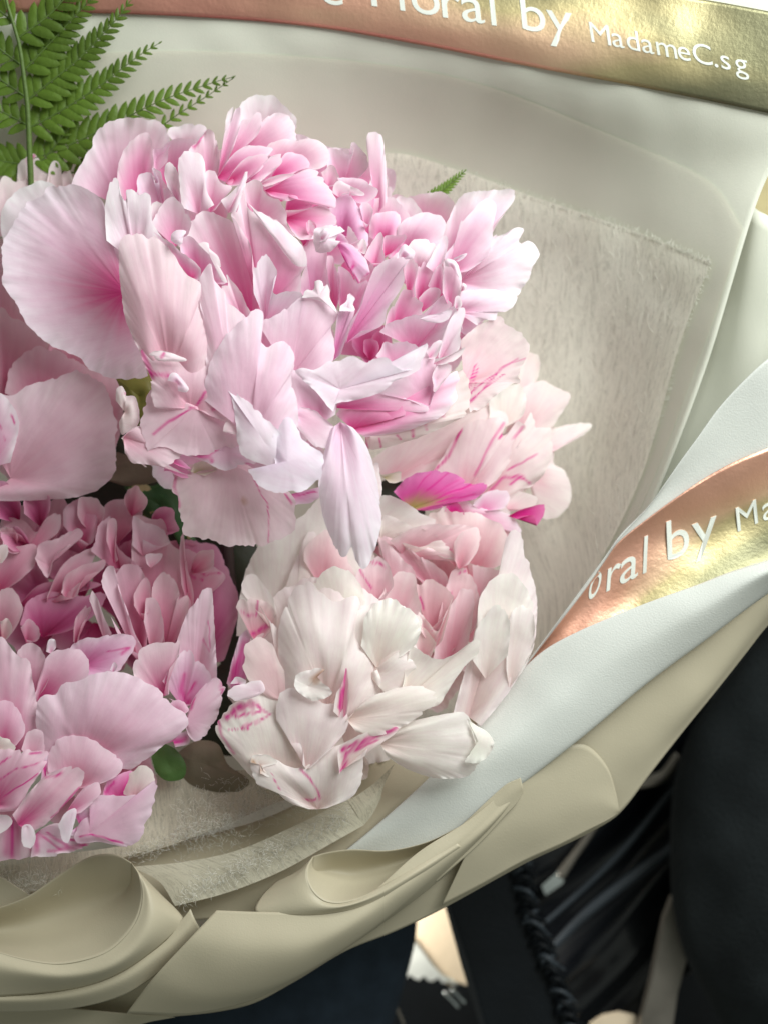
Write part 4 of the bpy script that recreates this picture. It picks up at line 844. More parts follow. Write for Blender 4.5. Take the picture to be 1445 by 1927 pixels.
# ================================================================== ferns
def leaflet_mesh():
    nx, ny = 9, 5; V = []; F = grid_faces(nx, ny)
    for i in range(nx):
        u = i / (nx - 1)
        w = 0.5 * (math.sin(math.pi * min(1, u * 0.86 + 0.13)) ** 0.6) * (1 if u < 0.97 else 0.35)
        w *= 1 + 0.07 * math.sin(u * 26)
        for j in range(ny):
            v = j / (ny - 1) * 2 - 1
            V.append((u, v * w * 0.36 + 0.10 * u * u, 0.06 * math.sin(math.pi * u) - 0.10 * v * v * w))
    me = bpy.data.meshes.new('leaflet'); me.from_pydata(V, [], F); me.materials.append(M['fern'])
    me.polygons.foreach_set('use_smooth', [True] * len(me.polygons)); return me
LEAFLET = leaflet_mesh()
def pinna(frond, pts, z0, z1, size, n, seed=0, skip=0.02):
    r = random.Random(seed)
    P = catmull([(x, y, (z0 + (z1 - z0) * i / (len(pts) - 1)) if z0 is not None else 76 - 0.30 * y + z1) for i, (x, y) in enumerate(pts)], 60)
    L = ray(P[:, 0], P[:, 1], P[:, 2])
    V, F = tube_np(L, np.linspace(2.0, 0.6, 60), 5)
    pin = mesh_obj('pinna', U(V), F, M['fernstalk'], frond)
    base = Vector(frond.location) + pin.location
    n = max(5, int(n * 0.9))
    for i in range(n):
        t = skip + (0.985 - skip) * (i / (n - 1)) ** 0.92
        q = t * 59; k = min(int(q), 58); f = q - k
        c = L[k] * (1 - f) + L[k + 1] * f; d = L[k + 1] - L[k]; a = math.atan2(d[1], d[0])
        sz = size * (1 - t) ** 0.72 * (0.80 + 0.20 * min(1, t * 6)) + 6
        for sgn in (1, -1):
            if i == n - 1 and sgn < 0: continue
            ang = a + sgn * (math.radians(48 - 20 * t) + r.uniform(-.04, .04)) * (0 if i == n - 1 else 1)
            R = Matrix.Rotation(ang, 4, 'Z') @ Matrix.Rotation(r.uniform(-.14, .14), 4, 'X') @ Matrix.Rotation(r.uniform(-.12, .05), 4, 'Y')
            wd = max(0.75, 1.15 * (1 - 0.2 * t))
            Mx = TILT.to_4x4() @ R @ Matrix.Diagonal((sz * S, sgn * sz * wd * S, sz * S, 1))
            o = link('leaflet', LEAFLET, pin)
            Mx.translation = Vector(U(c)) - base
            o.matrix_local = Mx
fr = thing('fern_frond', 'large green fern frond standing up in the top left corner of the bouquet', 'fern', 55, 330, -150)
tube('stalk', [(4, -60, 90), (12, 0, 80), (25, 43, 70), (37, 86, 58), (45, 143, 46), (52, 200, 34), (56, 290, 14), (60, 380, -20)], [2.5, 3.5, 5, 6], 'fernstalk', fr)
for pts, sz, n, sd in [
    ([(35, 70), (100, 20), (150, -40), (200, -90)], 44, 14, 2),
    ([(47, 130), (105, 68), (150, 20), (190, -20)], 46, 15, 3), ([(50, 190), (80, 165), (150, 108), (215, 40), (250, -5)], 46, 19, 4),
    ([(54, 240), (90, 222), (185, 163), (260, 105), (302, 79)], 46, 19, 5), ([(56, 300), (100, 285), (190, 245), (300, 190), (400, 155), (442, 143)], 48, 24, 6),
    ([(60, 330), (160, 320), (240, 285), (330, 218), (390, 180), (441, 145)], 30, 24, 7),
    ([(24, 40), (-10, 10), (-60, -40)], 34, 8, 8), ([(38, 120), (5, 95), (-60, 40)], 36, 9, 10),
    ([(46, 180), (10, 155), (-60, 110)], 36, 9, 11), ([(52, 235), (15, 215), (-60, 180)], 36, 9, 12), ([(57, 310), (20, 305), (-60, 290)], 44, 11, 14),
    ([(60, 320), (90, 290), (130, 240)], 34, 8, 17)]:
    pinna(fr, pts, None, -2 * (sd % 4), sz * 1.14, n, sd)
fr2 = thing('fern_tip', 'small green fern tip poking out behind the big peony against the grey paper', 'fern', 780, 420, -90)
tube('stalk', [(770, 440, -20), (800, 388, -14), (836, 355, -8), (874, 322, 0)], [2.5, 2, 1, 0.6], 'fernstalk', fr2)
pinna(fr2, [(776, 428), (800, 388), (836, 355), (874, 321)], -18, 2, 24, 22, 30)

# ================================================================== loose leaves and stems
def leafshape(name, pts, base, z0, z1, mat, parent=None, bul=6):
    P = np.array(list(pts) + [pts[0]], float); R = catmull(P, 50); B = np.array(base, float); us = np.linspace(0, 1, 12); rows = []
    for u in us:
        XY = B + (R - B) * u
        z = z0 + (z1 - z0) * u + bul * math.sin(math.pi * u) + 3 * vnoise2(XY[:, 0] / 15, XY[:, 1] / 15, 3) * u
        rows.append(ray(XY[:, 0], XY[:, 1], z))
    return mesh_obj(name, U(np.vstack(rows)), grid_faces(12, 50), M[mat], parent)
lf = thing('variegated_leaf', 'dark green leaf with cream splashed edges between the big and the dusky peony', 'leaf', 240, 930, -60)
leafshape('blade', [(245, 930), (232, 912), (262, 905), (285, 915), (310, 905), (330, 925), (345, 960), (352, 1000), (340, 1030), (325, 1000), (300, 985), (275, 975), (255, 950)], (300, 950), -10, -20, 'leafdark', lf, 10)
leafshape('blade', [(335, 1000), (360, 1005), (372, 1025), (360, 1040), (340, 1030)], (350, 1015), -40, -44, 'leafdark', lf, 4)
lf = thing('green_sepal', 'olive green sepal showing at the left under the big peony', 'sepal', 250, 725, 20)
leafshape('blade', [(218, 712), (250, 700), (285, 705), (300, 740), (285, 790), (262, 810), (250, 770), (232, 740)], (262, 745), 60, 50, 'olive', lf, 14)
lf = thing('withered_leaf', 'drab pinkish brown withered leaf lying above the dusky peony', 'leaf', 220, 890, 0)
leafshape('blade', [(-10, 948), (60, 935), (150, 915), (200, 905), (240, 915), (300, 905), (330, 880), (300, 860), (250, 860), (215, 850), (140, 870)], (180, 890), -20, -14, 'dry', lf, 8)
lf = thing('green_leaf', 'blurred green leaf low between the dusky and the white peony', 'leaf', 315, 1440, 20)
leafshape('blade', [(285, 1425), (300, 1400), (330, 1410), (350, 1440), (345, 1465), (315, 1470), (295, 1455)], (318, 1440), 76, 74, 'leaf', lf, 3)
lf = thing('faded_petal_cluster', 'faded greenish leaf under the white peony beside the green leaf', 'leaf', 400, 1440, 10)
leafshape('blade', [(330, 1420), (370, 1395), (410, 1400), (430, 1440), (470, 1470), (450, 1490), (400, 1490), (350, 1470)], (390, 1440), 36, 26, 'dry', lf, 8)
dl = thing('gap_shade_foliage', 'near-black leaves added to darken the gaps between the peonies', 'leaf', 330, 1000, -220)  # near-black leaves added to put shade into the gaps
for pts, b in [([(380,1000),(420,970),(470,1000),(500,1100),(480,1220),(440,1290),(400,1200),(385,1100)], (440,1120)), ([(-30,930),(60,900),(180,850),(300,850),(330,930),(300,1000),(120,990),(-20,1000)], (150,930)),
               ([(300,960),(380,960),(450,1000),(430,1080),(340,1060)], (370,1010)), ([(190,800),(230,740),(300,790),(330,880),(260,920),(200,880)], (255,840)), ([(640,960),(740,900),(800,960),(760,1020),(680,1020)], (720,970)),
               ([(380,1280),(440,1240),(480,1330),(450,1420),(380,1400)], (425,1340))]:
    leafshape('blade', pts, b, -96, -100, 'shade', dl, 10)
st = thing('flower_stem', 'dark stem seen in the gap between the dusky and the white peony', 'stem', 430, 1180, -100)
tube('stalk', [(425, 990, -70), (432, 1080, -90), (440, 1180, -110), (420, 1300, -130)], [12, 14, 16], 'bark', st)

# ================================================================== back wrapping sheet with foil band
bw = thing('wrapping_sheet', 'pearl grey wrapping sheet with a foil band and lettering rising behind the flowers', 'wrapping paper', 700, 1400, -380, 'sheets of wrapping paper')
top_row = [(-150, -330, 100), (300, -330, 80), (722, -290, 80), (1100, -200, 100), (1620, -80, 150)]
T_row = [(-150, -160, 80), (180, -150, 60), (600, -118, 50), (1000, -52, 70), (1330, -1, 110), (1445, 20, 130), (1600, 50, 150)]
B_row = [(-150, 20, 50), (180, 24, 30), (400, 33, 15), (600, 51, 10), (800, 85, 15), (1000, 125, 35), (1200, 162, 60), (1445, 212, 100), (1510, 228, 110)]
o_back, s_back = sheet('paper_panel', [top_row, T_row, B_row,
    [(-150, 260, -70), (300, 262, -100), (700, 300, -150), (1000, 345, -140), (1250, 372, -40), (1430, 365, 60)],
    [(-150, 700, -330), (400, 700, -360), (800, 700, -340), (1100, 720, -260), (1322, 710, 20)],
    [(-150, 1100, -400), (400, 1100, -420), (800, 1100, -390), (1000, 1080, -300), (1195, 1015, 0)],
    [(-150, 1550, -330), (300, 1540, -360), (700, 1480, -300), (900, 1360, -180), (1050, 1230, -20)],
    [(-150, 1800, -60), (300, 1780, -80), (600, 1640, -60), (850, 1450, -30), (1000, 1300, 0)]], 'grey', bw, n=140, m=90)
fG = s_back.grid(np.linspace(1 / 7, 2 / 7, 22))
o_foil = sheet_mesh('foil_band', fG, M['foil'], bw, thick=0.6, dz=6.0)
back_bvh = bvh_of(o_back)
drape('lining', [[(-140, 120), (300, 95), (600, 108), (805, 134), (950, 172), (1126, 243), (1258, 300), (1345, 350), (1398, 430)],
                 [(-140, 600), (500, 620), (1000, 640), (1318, 668)], [(-140, 1000), (500, 1000), (900, 1000), (1180, 1005)], [(-140, 1400), (500, 1400), (850, 1330), (1020, 1200)]],
      back_bvh, 3.2, 'lining', bw, n=110, m=70, thick=0, wob=0)
# letters
def letters(txt_items, bvh, parent, tagname='letter'):
    dg = bpy.context.evaluated_depsgraph_get()
    for ch, x, y, cap, wf, ang, lean in txt_items:
        cu = bpy.data.curves.new('glyph', 'FONT'); cu.body = ch; cu.size = 1.0; cu.resolution_u = 5
        ob = bpy.data.objects.new('glyph', cu); scene.collection.objects.link(ob)
        dg.update(); ev = ob.evaluated_get(dg); me = ev.to_mesh()
        V = np.array([v.co[:] for v in me.vertices]); F = [tuple(p.vertices) for p in me.polygons]
        edges = {}
        for f in F:
            for i in range(len(f)):
                e = (f[i], f[(i + 1) % len(f)]); edges[e] = 1
        rim = [e for e in edges if (e[1], e[0]) not in edges]
        ev.to_mesh_clear(); bpy.data.objects.remove(ob); bpy.data.curves.remove(cu)
        if not len(V): continue
        k = cap / 0.73
        gx = (V[:, 0] - V[:, 0].min()) * k * wf; gy = V[:, 1] * k
        ca, sa = math.cos(ang), math.sin(ang)
        px = x + gx * ca + gy * math.sin(lean); py = y - gx * sa - gy * math.cos(lean)
        top = []; low = []
        for a, b in zip(px, py):
            h, n = cast(bvh, a, b)
            if h is None: h = Vector(at(a, b, 60)); n = Vector(TILT @ Vector((0, 0, 1)))
            if n.dot(Vector(U([0, 0, H])) - h) < 0: n = -n
            top.append(h + n * 1.6 * S); low.append(h - n * 1.0 * S)
        nV = len(V)
        FF = list(F) + [(a + nV, b + nV, b, a) for a, b in rim]
        mesh_obj(tagname, np.array([list(v) for v in top + low]), FF, M['letter'], parent, smooth=False)
foil_bvh = bvh_of(o_foil)
BIG = [('e', 605, 6, 62, .95), ('F', 700, 12, 66, .95), ('l', 753, 20, 66, .9), ('o', 776, 25, 66, .95), ('r', 833, 33, 66, .95), ('a', 870, 42, 66, .95), ('l', 925, 47, 66, .9), ('b', 983, 56, 66, .95), ('y', 1031, 64, 66, .95)]
def base_y(x): return float(np.interp(x, [600, 700, 800, 900, 1000, 1080, 1114, 1200, 1300, 1400], [4, 10, 26, 43, 57, 70, 78, 95, 115, 137]))
letters([(c, x, base_y(x), cap * 1.10, w * 1.18, -0.14, -0.10 if True else 0) for c, x, y, cap, w in BIG], foil_bvh, bw)
SM = [('M', 1113), ('a', 1153), ('d', 1181), ('a', 1209), ('m', 1237), ('e', 1277), ('C', 1306), ('.', 1345), ('s', 1358), ('g', 1384)]
letters([(c, x, base_y(x), 41, 1.06, -0.2, -0.16) for c, x in SM], foil_bvh, bw)

# tissue laid over the lining
ts = thing('tissue_sheet', 'fibrous off white mulberry tissue with a frayed edge on the right behind the flowers', 'tissue paper', 1150, 900, -120)
def toff(u, v): return 12 + 6 * (1 - u) * v
tissue = drape('tissue', [[(600, 330), (730, 287), (870, 322), (1000, 368), (1120, 408), (1230, 448), (1337, 492)],
                          [(600, 640), (900, 640), (1100, 645), (1278, 650)],
                          [(600, 900), (850, 930), (1050, 930), (1205, 900)],
                          [(700, 1200), (900, 1190), (1000, 1150), (1095, 1115)],
                          [(760, 1420), (850, 1380), (930, 1320), (985, 1262)]], back_bvh, toff, 'tissue', ts, n=90, m=70, thick=0, uvs=60.0, wob=2.0)
tb = bvh_of(tissue)
r = random.Random(4); VV = []; FF = []
def fibre(pts, rad):
    global VV, FF
    P = np.array(pts, float); V, F = tube_np(ray(P[:, 0], P[:, 1], P[:, 2]), rad, 3)
    b = sum(len(v) for v in VV); VV.append(U(V)); FF += [tuple(i + b for i in f) for f in F]
edge = catmull([(870, 322, 0), (1000, 368, 0), (1120, 408, 0), (1230, 448, 0), (1337, 492, 0)], 300)
edge2 = catmull([(1337, 492, 0), (1312, 560, 0), (1290, 620, 0), (1278, 650, 0), (1262, 737, 0), (1213, 884, 0), (1150, 1030, 0)], 220)
for E_, dirx, diry, dens in ((edge, 2, -9, 300), (edge2, 5, 3, 220)):
    for i in range(dens):
        x, y, _ = E_[i]
        inx, iny = x - dirx * 0.9, y - diry * 0.9
        if E_ is edge2: inx, iny = x - 12, y
        h, n = cast(tb, inx, iny)
        z = (to_local(h)[2] if h is not None else 0) + 2
        if E_ is edge and r.random() > 0.10 + 0.85 * i / dens: continue
        if E_ is edge2 and r.random() < 0.45: continue
        ln = r.uniform(0.3, 1.2)
        fibre([(inx, iny, z), (x, y + r.uniform(-2, 2), z + 2), (x + dirx * ln + r.uniform(-4, 4), y + diry * ln * 0.7 + r.uniform(-4, 4), z + r.uniform(0, 6))], 0.3)
for i in range(380):    # loose fibres lying in the sheet
    a = r.random(); t = r.random()
    x = 760 + a * 520; y = 400 + t * 640
    h, n = cast(tb, x, y)
    if h is None: continue
    z = to_local(h)[2] + 1.2; ln = r.uniform(10, 42); an = math.pi / 2 + r.gauss(0, 0.35); cx = r.uniform(-8, 8)
    pts = []
    for q in (-.5, -.17, .17, .5):
        xx = x + math.cos(an) * ln * q + cx * (q * q * 4); yy = y + math.sin(an) * ln * q
        h, n = cast(tb, xx, yy)
        if h is None: break
        pts.append((xx, yy, to_local(h)[2] + 1.4))
    if len(pts) == 4: fibre(pts, r.uniform(0.14, 0.3))
ob = mesh_obj('frayed_fibres', np.vstack(VV), FF, M['fibre'], ts); ob['kind'] = 'stuff'

# rear right panel
rp = thing('grey_paper_sheet', 'plain grey wrapping panel with a cut corner behind the right edge of the pearl sheet', 'wrapping paper', 1300, 1050, -80, 'sheets of wrapping paper')
sheet('paper_panel', [[(1385, 340, -60), (1421, 391, -10), (1445, 405, 0), (1650, 520, 20)], [(1290, 720, -170), (1330, 740, -120), (1400, 780, -70), (1620, 820, 0)], [(1120, 1120, -240), (1170, 1100, -180), (1250, 1080, -90), (1450, 1080, -30)]], 'grey', rp)

# ================================================================== folded pale sheet on the right with its own foil band
fs = thing('folded_sheet', 'pale folded wrapping sheet with a foil band and lettering sweeping up on the right', 'wrapping paper', 960, 1300, 40, 'sheets of wrapping paper')
r0 = [(1680, 500, 150), (1560, 590, 150), (1445, 675, 140), (1402, 714, 132), (1353, 767, 122), (1315, 820, 112), (1277, 872, 100), (1251, 910, 92), (1221, 952, 84), (1164, 1014, 72), (1100, 1100, 66), (1010, 1222, 62), (950, 1300, 60)]
r1 = [(1680, 740, 90), (1560, 795, 88), (1445, 843, 84), (1390, 865, 80), (1334, 895, 76), (1277, 933, 72), (1221, 974, 68), (1164, 1020, 66), (1141, 1052, 64), (1104, 1106, 62), (1050, 1176, 60), (1010, 1228, 60), (953, 1302, 60)]
r2 = [(1680, 900, 50), (1560, 955, 50), (1445, 1000, 50), (1334, 1030, 48), (1221, 1085, 50), (1120, 1150, 54), (1050, 1205, 56), (1000, 1245, 58), (955, 1304, 59)]
r3 = [(1680, 1040, 90), (1560, 1085, 88), (1445, 1120, 84), (1334, 1150, 80), (1221, 1180, 74), (1120, 1222, 68), (1050, 1250, 64), (1000, 1275, 61), (957, 1307, 59)]
# z is the height towards the viewer; the band dips into a valley and rises again behind the front fold
o_fs, s_fs = sheet('paper_panel', [r0, r1, r2, r3], 'blue', fs, n=120, m=60)
fG2 = s_fs.grid(np.linspace(1 / 3, 1.0, 40))
# gentle creases in the foil
for i in range(fG2.shape[0]):
    for j in range(fG2.shape[1]):
        x, y = fG2[i, j, 0], fG2[i, j, 1]
        fG2[i, j, 2] += 2.6 * math.sin((x * 0.5 + y) * 0.045 + 2 * vnoise(np.array([x / 90.]), 3)[0]) * min(1, (1680 - x + 1) / 100, max(0, x - 960) / 120) + 2.6
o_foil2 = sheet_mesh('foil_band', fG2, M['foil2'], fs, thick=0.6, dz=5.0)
fb2 = bvh_of(o_foil2)
letters([('o', 1105, 1136, 68, .80, .85, .10), ('r', 1140, 1114, 70, .9, .5, .08), ('a', 1165, 1101, 72, 1.0, .45, .06), ('l', 1209, 1080, 75, .8, .4, .04),
         ('b', 1256, 1056, 79, 1.0, .38, -.04), ('y', 1304, 1036, 79, 1.05, .36, -.06), ('M', 1388, 1001, 48, 1.0, .42, -.10), ('a', 1436, 981, 48, 1.0, .40, -.10), ('d', 1476, 965, 48, 1.0, .40, -.1)], fb2, fs)
c0 = [(1680, 990, 190), (1560, 1025, 180), (1445, 1054, 170), (1371, 1077, 160), (1315, 1099, 152), (1240, 1126, 142), (1164, 1156, 130), (1088, 1190, 116), (1032, 1221, 104), (990, 1257, 92), (953, 1300, 82), (905, 1356, 84), (820, 1452, 88), (700, 1560, 74), (600, 1640, 56)]
c1 = [(1680, 980, 205), (1560, 1040, 200), (1445, 1080, 190), (1320, 1150, 172), (1213, 1210, 156), (1100, 1280, 140), (1000, 1360, 130), (900, 1450, 122), (780, 1550, 96), (660, 1640, 62)]
c2 = [(1700, 960, 150), (1560, 1040, 150), (1445, 1112, 150), (1334, 1194, 140), (1213, 1282, 128), (1100, 1375, 118), (980, 1470, 110), (860, 1562, 96), (760, 1640, 74), (690, 1690, 56)]
sheet('front_fold', [c0, [(a[0], a[1] + 6, a[2] + 10) for a in c0], c1, c2, [(a[0] + 4, a[1] + 3, a[2] - 30) for a in c2]], 'blue', fs, n=120, m=50)

# ================================================================== cream outer wrapping
ow = thing('outer_wrapping', 'cream outer wrapping rolled and pleated along the bottom of the bouquet', 'wrapping paper', 500, 1800, 40, 'sheets of wrapping paper')
sheet('paper_panel', [[(1680, 900, 110), (1445, 1080, 110), (1213, 1240, 90), (980, 1430, 70), (760, 1600, 60), (560, 1700, 60), (300, 1780, 50), (-80, 1830, 40)],
                      [(1690, 930, 100), (1450, 1140, 96), (1300, 1310, 84), (1110, 1470, 66), (880, 1620, 56), (640, 1740, 52), (340, 1840, 50), (-80, 1870, 40)],
                      [(1700, 950, 60), (1560, 1060, 60), (1445, 1178, 60), (1400, 1235, 58), (1347, 1302, 56), (1290, 1372, 50), (1225, 1455, 44), (1166, 1531, 34), (1120, 1562, 30), (1060, 1592, 28), (989, 1625, 26), (823, 1716, 22), (740, 1755, 20), (652, 1790, 20), (552, 1850, 18), (463, 1894, 16), (315, 1915, 14), (237, 1913, 12), (0, 1897, 10), (-80, 1890, 10)]], 'cream', ow, n=160, m=30)
sheet('flap', [[(900, 1560, 100), (975, 1480, 100), (1050, 1412, 92), (1100, 1402, 84), (1140, 1440, 74), (1158, 1490, 62), (1165, 1529, 54)],
               [(880, 1600, 98), (960, 1560, 90), (1040, 1530, 78), (1100, 1510, 70), (1130, 1510, 66), (1150, 1520, 60), (1164, 1530, 52)],
               [(830, 1706, 54), (900, 1670, 54), (980, 1625, 54), (1060, 1588, 52), (1110, 1562, 52), (1140, 1546, 52), (1163, 1531, 50)]], 'cream', ow)
sheet('folded_tongue', [[(780, 1620, 96), (860, 1560, 104), (950, 1478, 112), (979, 1464, 112)],
                        [(800, 1640, 98), (880, 1575, 106), (955, 1500, 112), (983, 1480, 112)],
                        [(820, 1660, 92), (900, 1590, 98), (950, 1536, 104), (972, 1512, 106), (984, 1490, 108)]], 'cream', ow)
sheet('inner_panel', [[(-80, 1640, 10), (240, 1600, 0), (500, 1540, -10), (700, 1430, 10), (900, 1310, 20), (1000, 1240, 30)],
                      [(-80, 1700, 20), (300, 1680, 36), (560, 1630, 50), (720, 1530, 60), (860, 1420, 60), (980, 1290, 56)],
                      [(-80, 1760, 20), (330, 1735, 40), (600, 1700, 70), (740, 1610, 74), (880, 1480, 74), (1000, 1330, 66)]], 'cream', ow)
front_rows = [[(408, 1714, 160), (500, 1717, 162), (590, 1716, 160), (680, 1692, 150), (790, 1602, 134), (880, 1545, 118), (975, 1468, 108)],
              [(350, 1775, 176), (470, 1790, 182), (590, 1778, 176), (705, 1715, 156), (830, 1612, 134), (905, 1550, 118), (978, 1480, 107)],
              [(290, 1840, 160), (400, 1868, 150), (540, 1842, 140), (690, 1755, 124), (830, 1635, 122), (915, 1560, 116), (981, 1488, 108)],
              [(238, 1908, 110), (380, 1906, 96), (525, 1862, 88), (700, 1752, 84), (840, 1645, 80), (925, 1560, 90), (984, 1492, 100)]]
sheet('front_panel', front_rows, 'cream', ow, n=120, m=40)
near2 = [(590, 1612, 128), (579, 1632, 146), (578, 1655, 158), (590, 1680, 164), (612, 1697, 166), (645, 1700, 164), (690, 1686, 158), (770, 1640, 144), (860, 1588, 128), (915, 1548, 116)]
sheet('roll_inside', [[(590, 1612, 128), (610, 1606, 126), (660, 1599, 124), (730, 1601, 122), (800, 1586, 120), (860, 1558, 118), (915, 1530, 114)],
                      [(585, 1640, 118), (620, 1640, 86), (670, 1645, 78), (740, 1630, 82), (800, 1605, 90), (860, 1570, 100), (915, 1540, 108)], near2], 'cream', ow, n=100, m=30)
sheet('roll_outside', [near2[:7] + [(770, 1640, 144), (860, 1588, 128)],
                       [(560, 1640, 130), (545, 1665, 148), (555, 1690, 164), (590, 1705, 172), (640, 1708, 172), (700, 1690, 162), (780, 1645, 148), (865, 1592, 128)],
                       [(520, 1660, 110), (490, 1690, 130), (480, 1716, 150), (540, 1722, 162), (620, 1720, 162), (700, 1700, 154), (790, 1648, 138), (870, 1596, 120)]], 'cream', ow, n=100, m=24)
near1 = [(247, 1624, 138), (262, 1648, 150), (268, 1688, 162), (258, 1730, 172), (232, 1767, 180), (200, 1793, 184), (153, 1809, 186), (105, 1815, 186), (53, 1808, 184), (0, 1794, 182), (-80, 1770, 180)]
sheet('roll_inside', [[(247, 1624, 138), (221, 1610, 134), (190, 1608, 132), (158, 1618, 130), (116, 1644, 126), (53, 1687, 124), (0, 1708, 124), (-80, 1730, 124)],
                      [(250, 1660, 116), (225, 1680, 90), (180, 1700, 70), (120, 1725, 64), (60, 1745, 70), (0, 1755, 80), (-80, 1760, 90)], near1], 'cream', ow, n=100, m=34)
sheet('roll_outside', [near1, [(266, 1645, 140), (285, 1680, 158), (290, 1720, 172), (275, 1760, 182), (240, 1800, 190), (190, 1828, 194), (120, 1840, 196), (50, 1835, 194), (-80, 1815, 190)],
                       [(300, 1680, 120), (348, 1733, 132), (330, 1755, 142), (290, 1790, 150), (230, 1830, 156), (160, 1858, 158), (80, 1870, 158), (-80, 1882, 158)]], 'cream', ow, n=110, m=24)
sheet('pleat', [[(-80, 1868, 150), (100, 1862, 150), (220, 1824, 148), (305, 1765, 142), (344, 1730, 138), (359, 1711, 134)],
                [(-80, 1885, 160), (110, 1880, 160), (225, 1848, 158), (312, 1790, 150), (352, 1750, 144), (367, 1730, 138)],
                [(-80, 1905, 130), (120, 1900, 130), (235, 1872, 130), (318, 1815, 130), (360, 1770, 130), (377, 1748, 128)]], 'cream', ow)
sheet('lower_edge', [[(-80, 1880, 60), (100, 1895, 58), (240, 1908, 56), (330, 1915, 50)], [(-80, 1990, 10), (60, 1990, 10), (160, 1985, 10), (245, 1930, 20)]], 'cream', ow)
sheet('side_flap', [[(-80, 1620, 112), (0, 1650, 112), (30, 1668, 112), (60, 1688, 112)], [(-80, 1740, 104), (0, 1720, 104), (30, 1705, 106), (62, 1692, 110)]], 'cream', ow)

# fibre netting under the flowers
nt = thing('fibre_netting', 'torn strips of fibrous off white netting tucked in beneath the lower flowers', 'netting', 400, 1580, 40)
sheet('net_strip', [[(230, 1480, 20), (330, 1450, 20), (450, 1450, 10), (600, 1440, 0), (700, 1420, 0)], [(230, 1560, 36), (330, 1540, 36), (450, 1500, 30), (560, 1480, 20), (680, 1460, 10)], [(232, 1618, 60), (320, 1592, 60), (420, 1555, 56), (530, 1508, 46), (640, 1480, 30)]], 'net', nt, thick=0, uvs=50, wob=4)
sheet('net_strip', [[(248, 1632, 84), (350, 1622, 86), (450, 1600, 88), (560, 1552, 92), (660, 1502, 98)], [(300, 1660, 96), (400, 1645, 98), (500, 1615, 100), (600, 1570, 104), (672, 1528, 106)], [(330, 1706, 110), (430, 1680, 112), (530, 1640, 112), (620, 1590, 112), (684, 1554, 108)]], 'net', nt, thick=0, uvs=50, wob=2)
sheet('net_strip', [[(-80, 1600, 50), (60, 1610, 52), (180, 1600, 54), (300, 1580, 56)], [(-80, 1650, 74), (40, 1660, 76), (140, 1640, 72), (280, 1600, 62)], [(-80, 1680, 90), (30, 1685, 92), (100, 1665, 90), (200, 1622, 76)]], 'net', nt, thick=0, uvs=50, wob=4)
sheet('net_strip', [[(655, 1508, 100), (700, 1478, 104), (742, 1438, 104)], [(670, 1530, 108), (700, 1510, 110), (722, 1480, 108)], [(683, 1556, 106), (700, 1535, 106), (716, 1505, 104)]], 'net', nt, thick=0, uvs=50, wob=2)
VV = []; FF = []
def scatter(x0, y0, x1, y1, wdt, z, n, sd):
    q = random.Random(sd)
    for i in range(n):
        t = q.random(); w_ = q.gauss(0, 0.5) * wdt
        x = x0 + (x1 - x0) * t; y = y0 + (y1 - y0) * t + w_
        a = q.uniform(0, 6.28); l = q.uniform(3, 9); b = a + q.uniform(-0.9, 0.9)
        fibre([(x, y, z + q.uniform(0, 5)), (x + l * math.cos(a), y + l * math.sin(a), z + q.uniform(0, 7)), (x + l * (math.cos(a) + math.cos(b)), y + l * (math.sin(a) + math.sin(b)), z + q.uniform(0, 6))], 0.28)
scatter(330, 1570, 600, 1470, 70, 62, 900, 1); scatter(240, 1612, 520, 1512, 16, 70, 350, 2)
scatter(340, 1690, 660, 1530, 26, 114, 420, 3); scatter(-10, 1668, 120, 1655, 26, 94, 260, 5)
ob = mesh_obj('loose_fibres', np.vstack(VV), FF, M['fibre'], nt); ob['kind'] = 'stuff'

# ================================================================== what lies behind: dark cloth, bag, car interior
fl, _ = sheet('car_floor', [[(-1200, 600, -1500), (722, 600, -1500), (2600, 600, -1500)], [(-1200, 1500, -1500), (722, 1500, -1500), (2600, 1500, -1500)], [(-1200, 2600, -1500), (722, 2600, -1500), (2600, 2600, -1500)]], 'floor', None, n=8, m=6, thick=4, wob=0)
fl['kind'] = 'structure'
o, _ = sheet('trim_panel', [[(1300, 60, -520), (1500, 60, -520), (1900, 60, -500)], [(1300, 360, -560), (1500, 360, -560), (1900, 360, -540)], [(1300, 620, -620), (1500, 620, -620), (1900, 620, -600)]], 'ochre', None, thick=8)
tag(o, 'yellowish trim showing in the small gap at the right edge above the plain grey paper', 'trim')
sc = thing('dark_cloth', 'navy cloth sloping away below the cream wrapping at the bottom left', 'cloth', 400, 1900, -700)
sheet('cloth', [[(-300, 1600, -520), (-300, 1800, -520), (-300, 2200, -520)], [(100, 1600, -420), (100, 1850, -420), (100, 2200, -420)], [(500, 1600, -420), (480, 1850, -420), (460, 2200, -420)],
                [(700, 1620, -480), (690, 1800, -480), (620, 2200, -480)], [(772, 1650, -560), (776, 1745, -560), (768, 1800, -560), (735, 1927, -560), (650, 2200, -560)], [(790, 1600, -760), (782, 1745, -760), (770, 1800, -760), (730, 1927, -760), (640, 2200, -760)]], 'navy', sc, n=60, m=50, thick=3, wob=4)
sr = thing('seat_bolster', 'matte charcoal fabric form filling the right edge below the wrapping', 'seat', 1400, 1600, -600)
edge_pts = [(1640, 900), (1500, 1105), (1445, 1180), (1380, 1265), (1310, 1360), (1280, 1430), (1266, 1500), (1262, 1600), (1266, 1700), (1290, 1800), (1330, 1880), (1400, 2000)]
sheet('cushion', [[(x + 20, y - 10, -900) for x, y in edge_pts], [(x, y, -640) for x, y in edge_pts], [(x + 60, y + 5, -520) for x, y in edge_pts], [(x + 220, y + 20, -430) for x, y in edge_pts], [(x + 520, y + 30, -470) for x, y in edge_pts]], 'charcoal', sr, n=90, m=50, thick=3, wob=6)
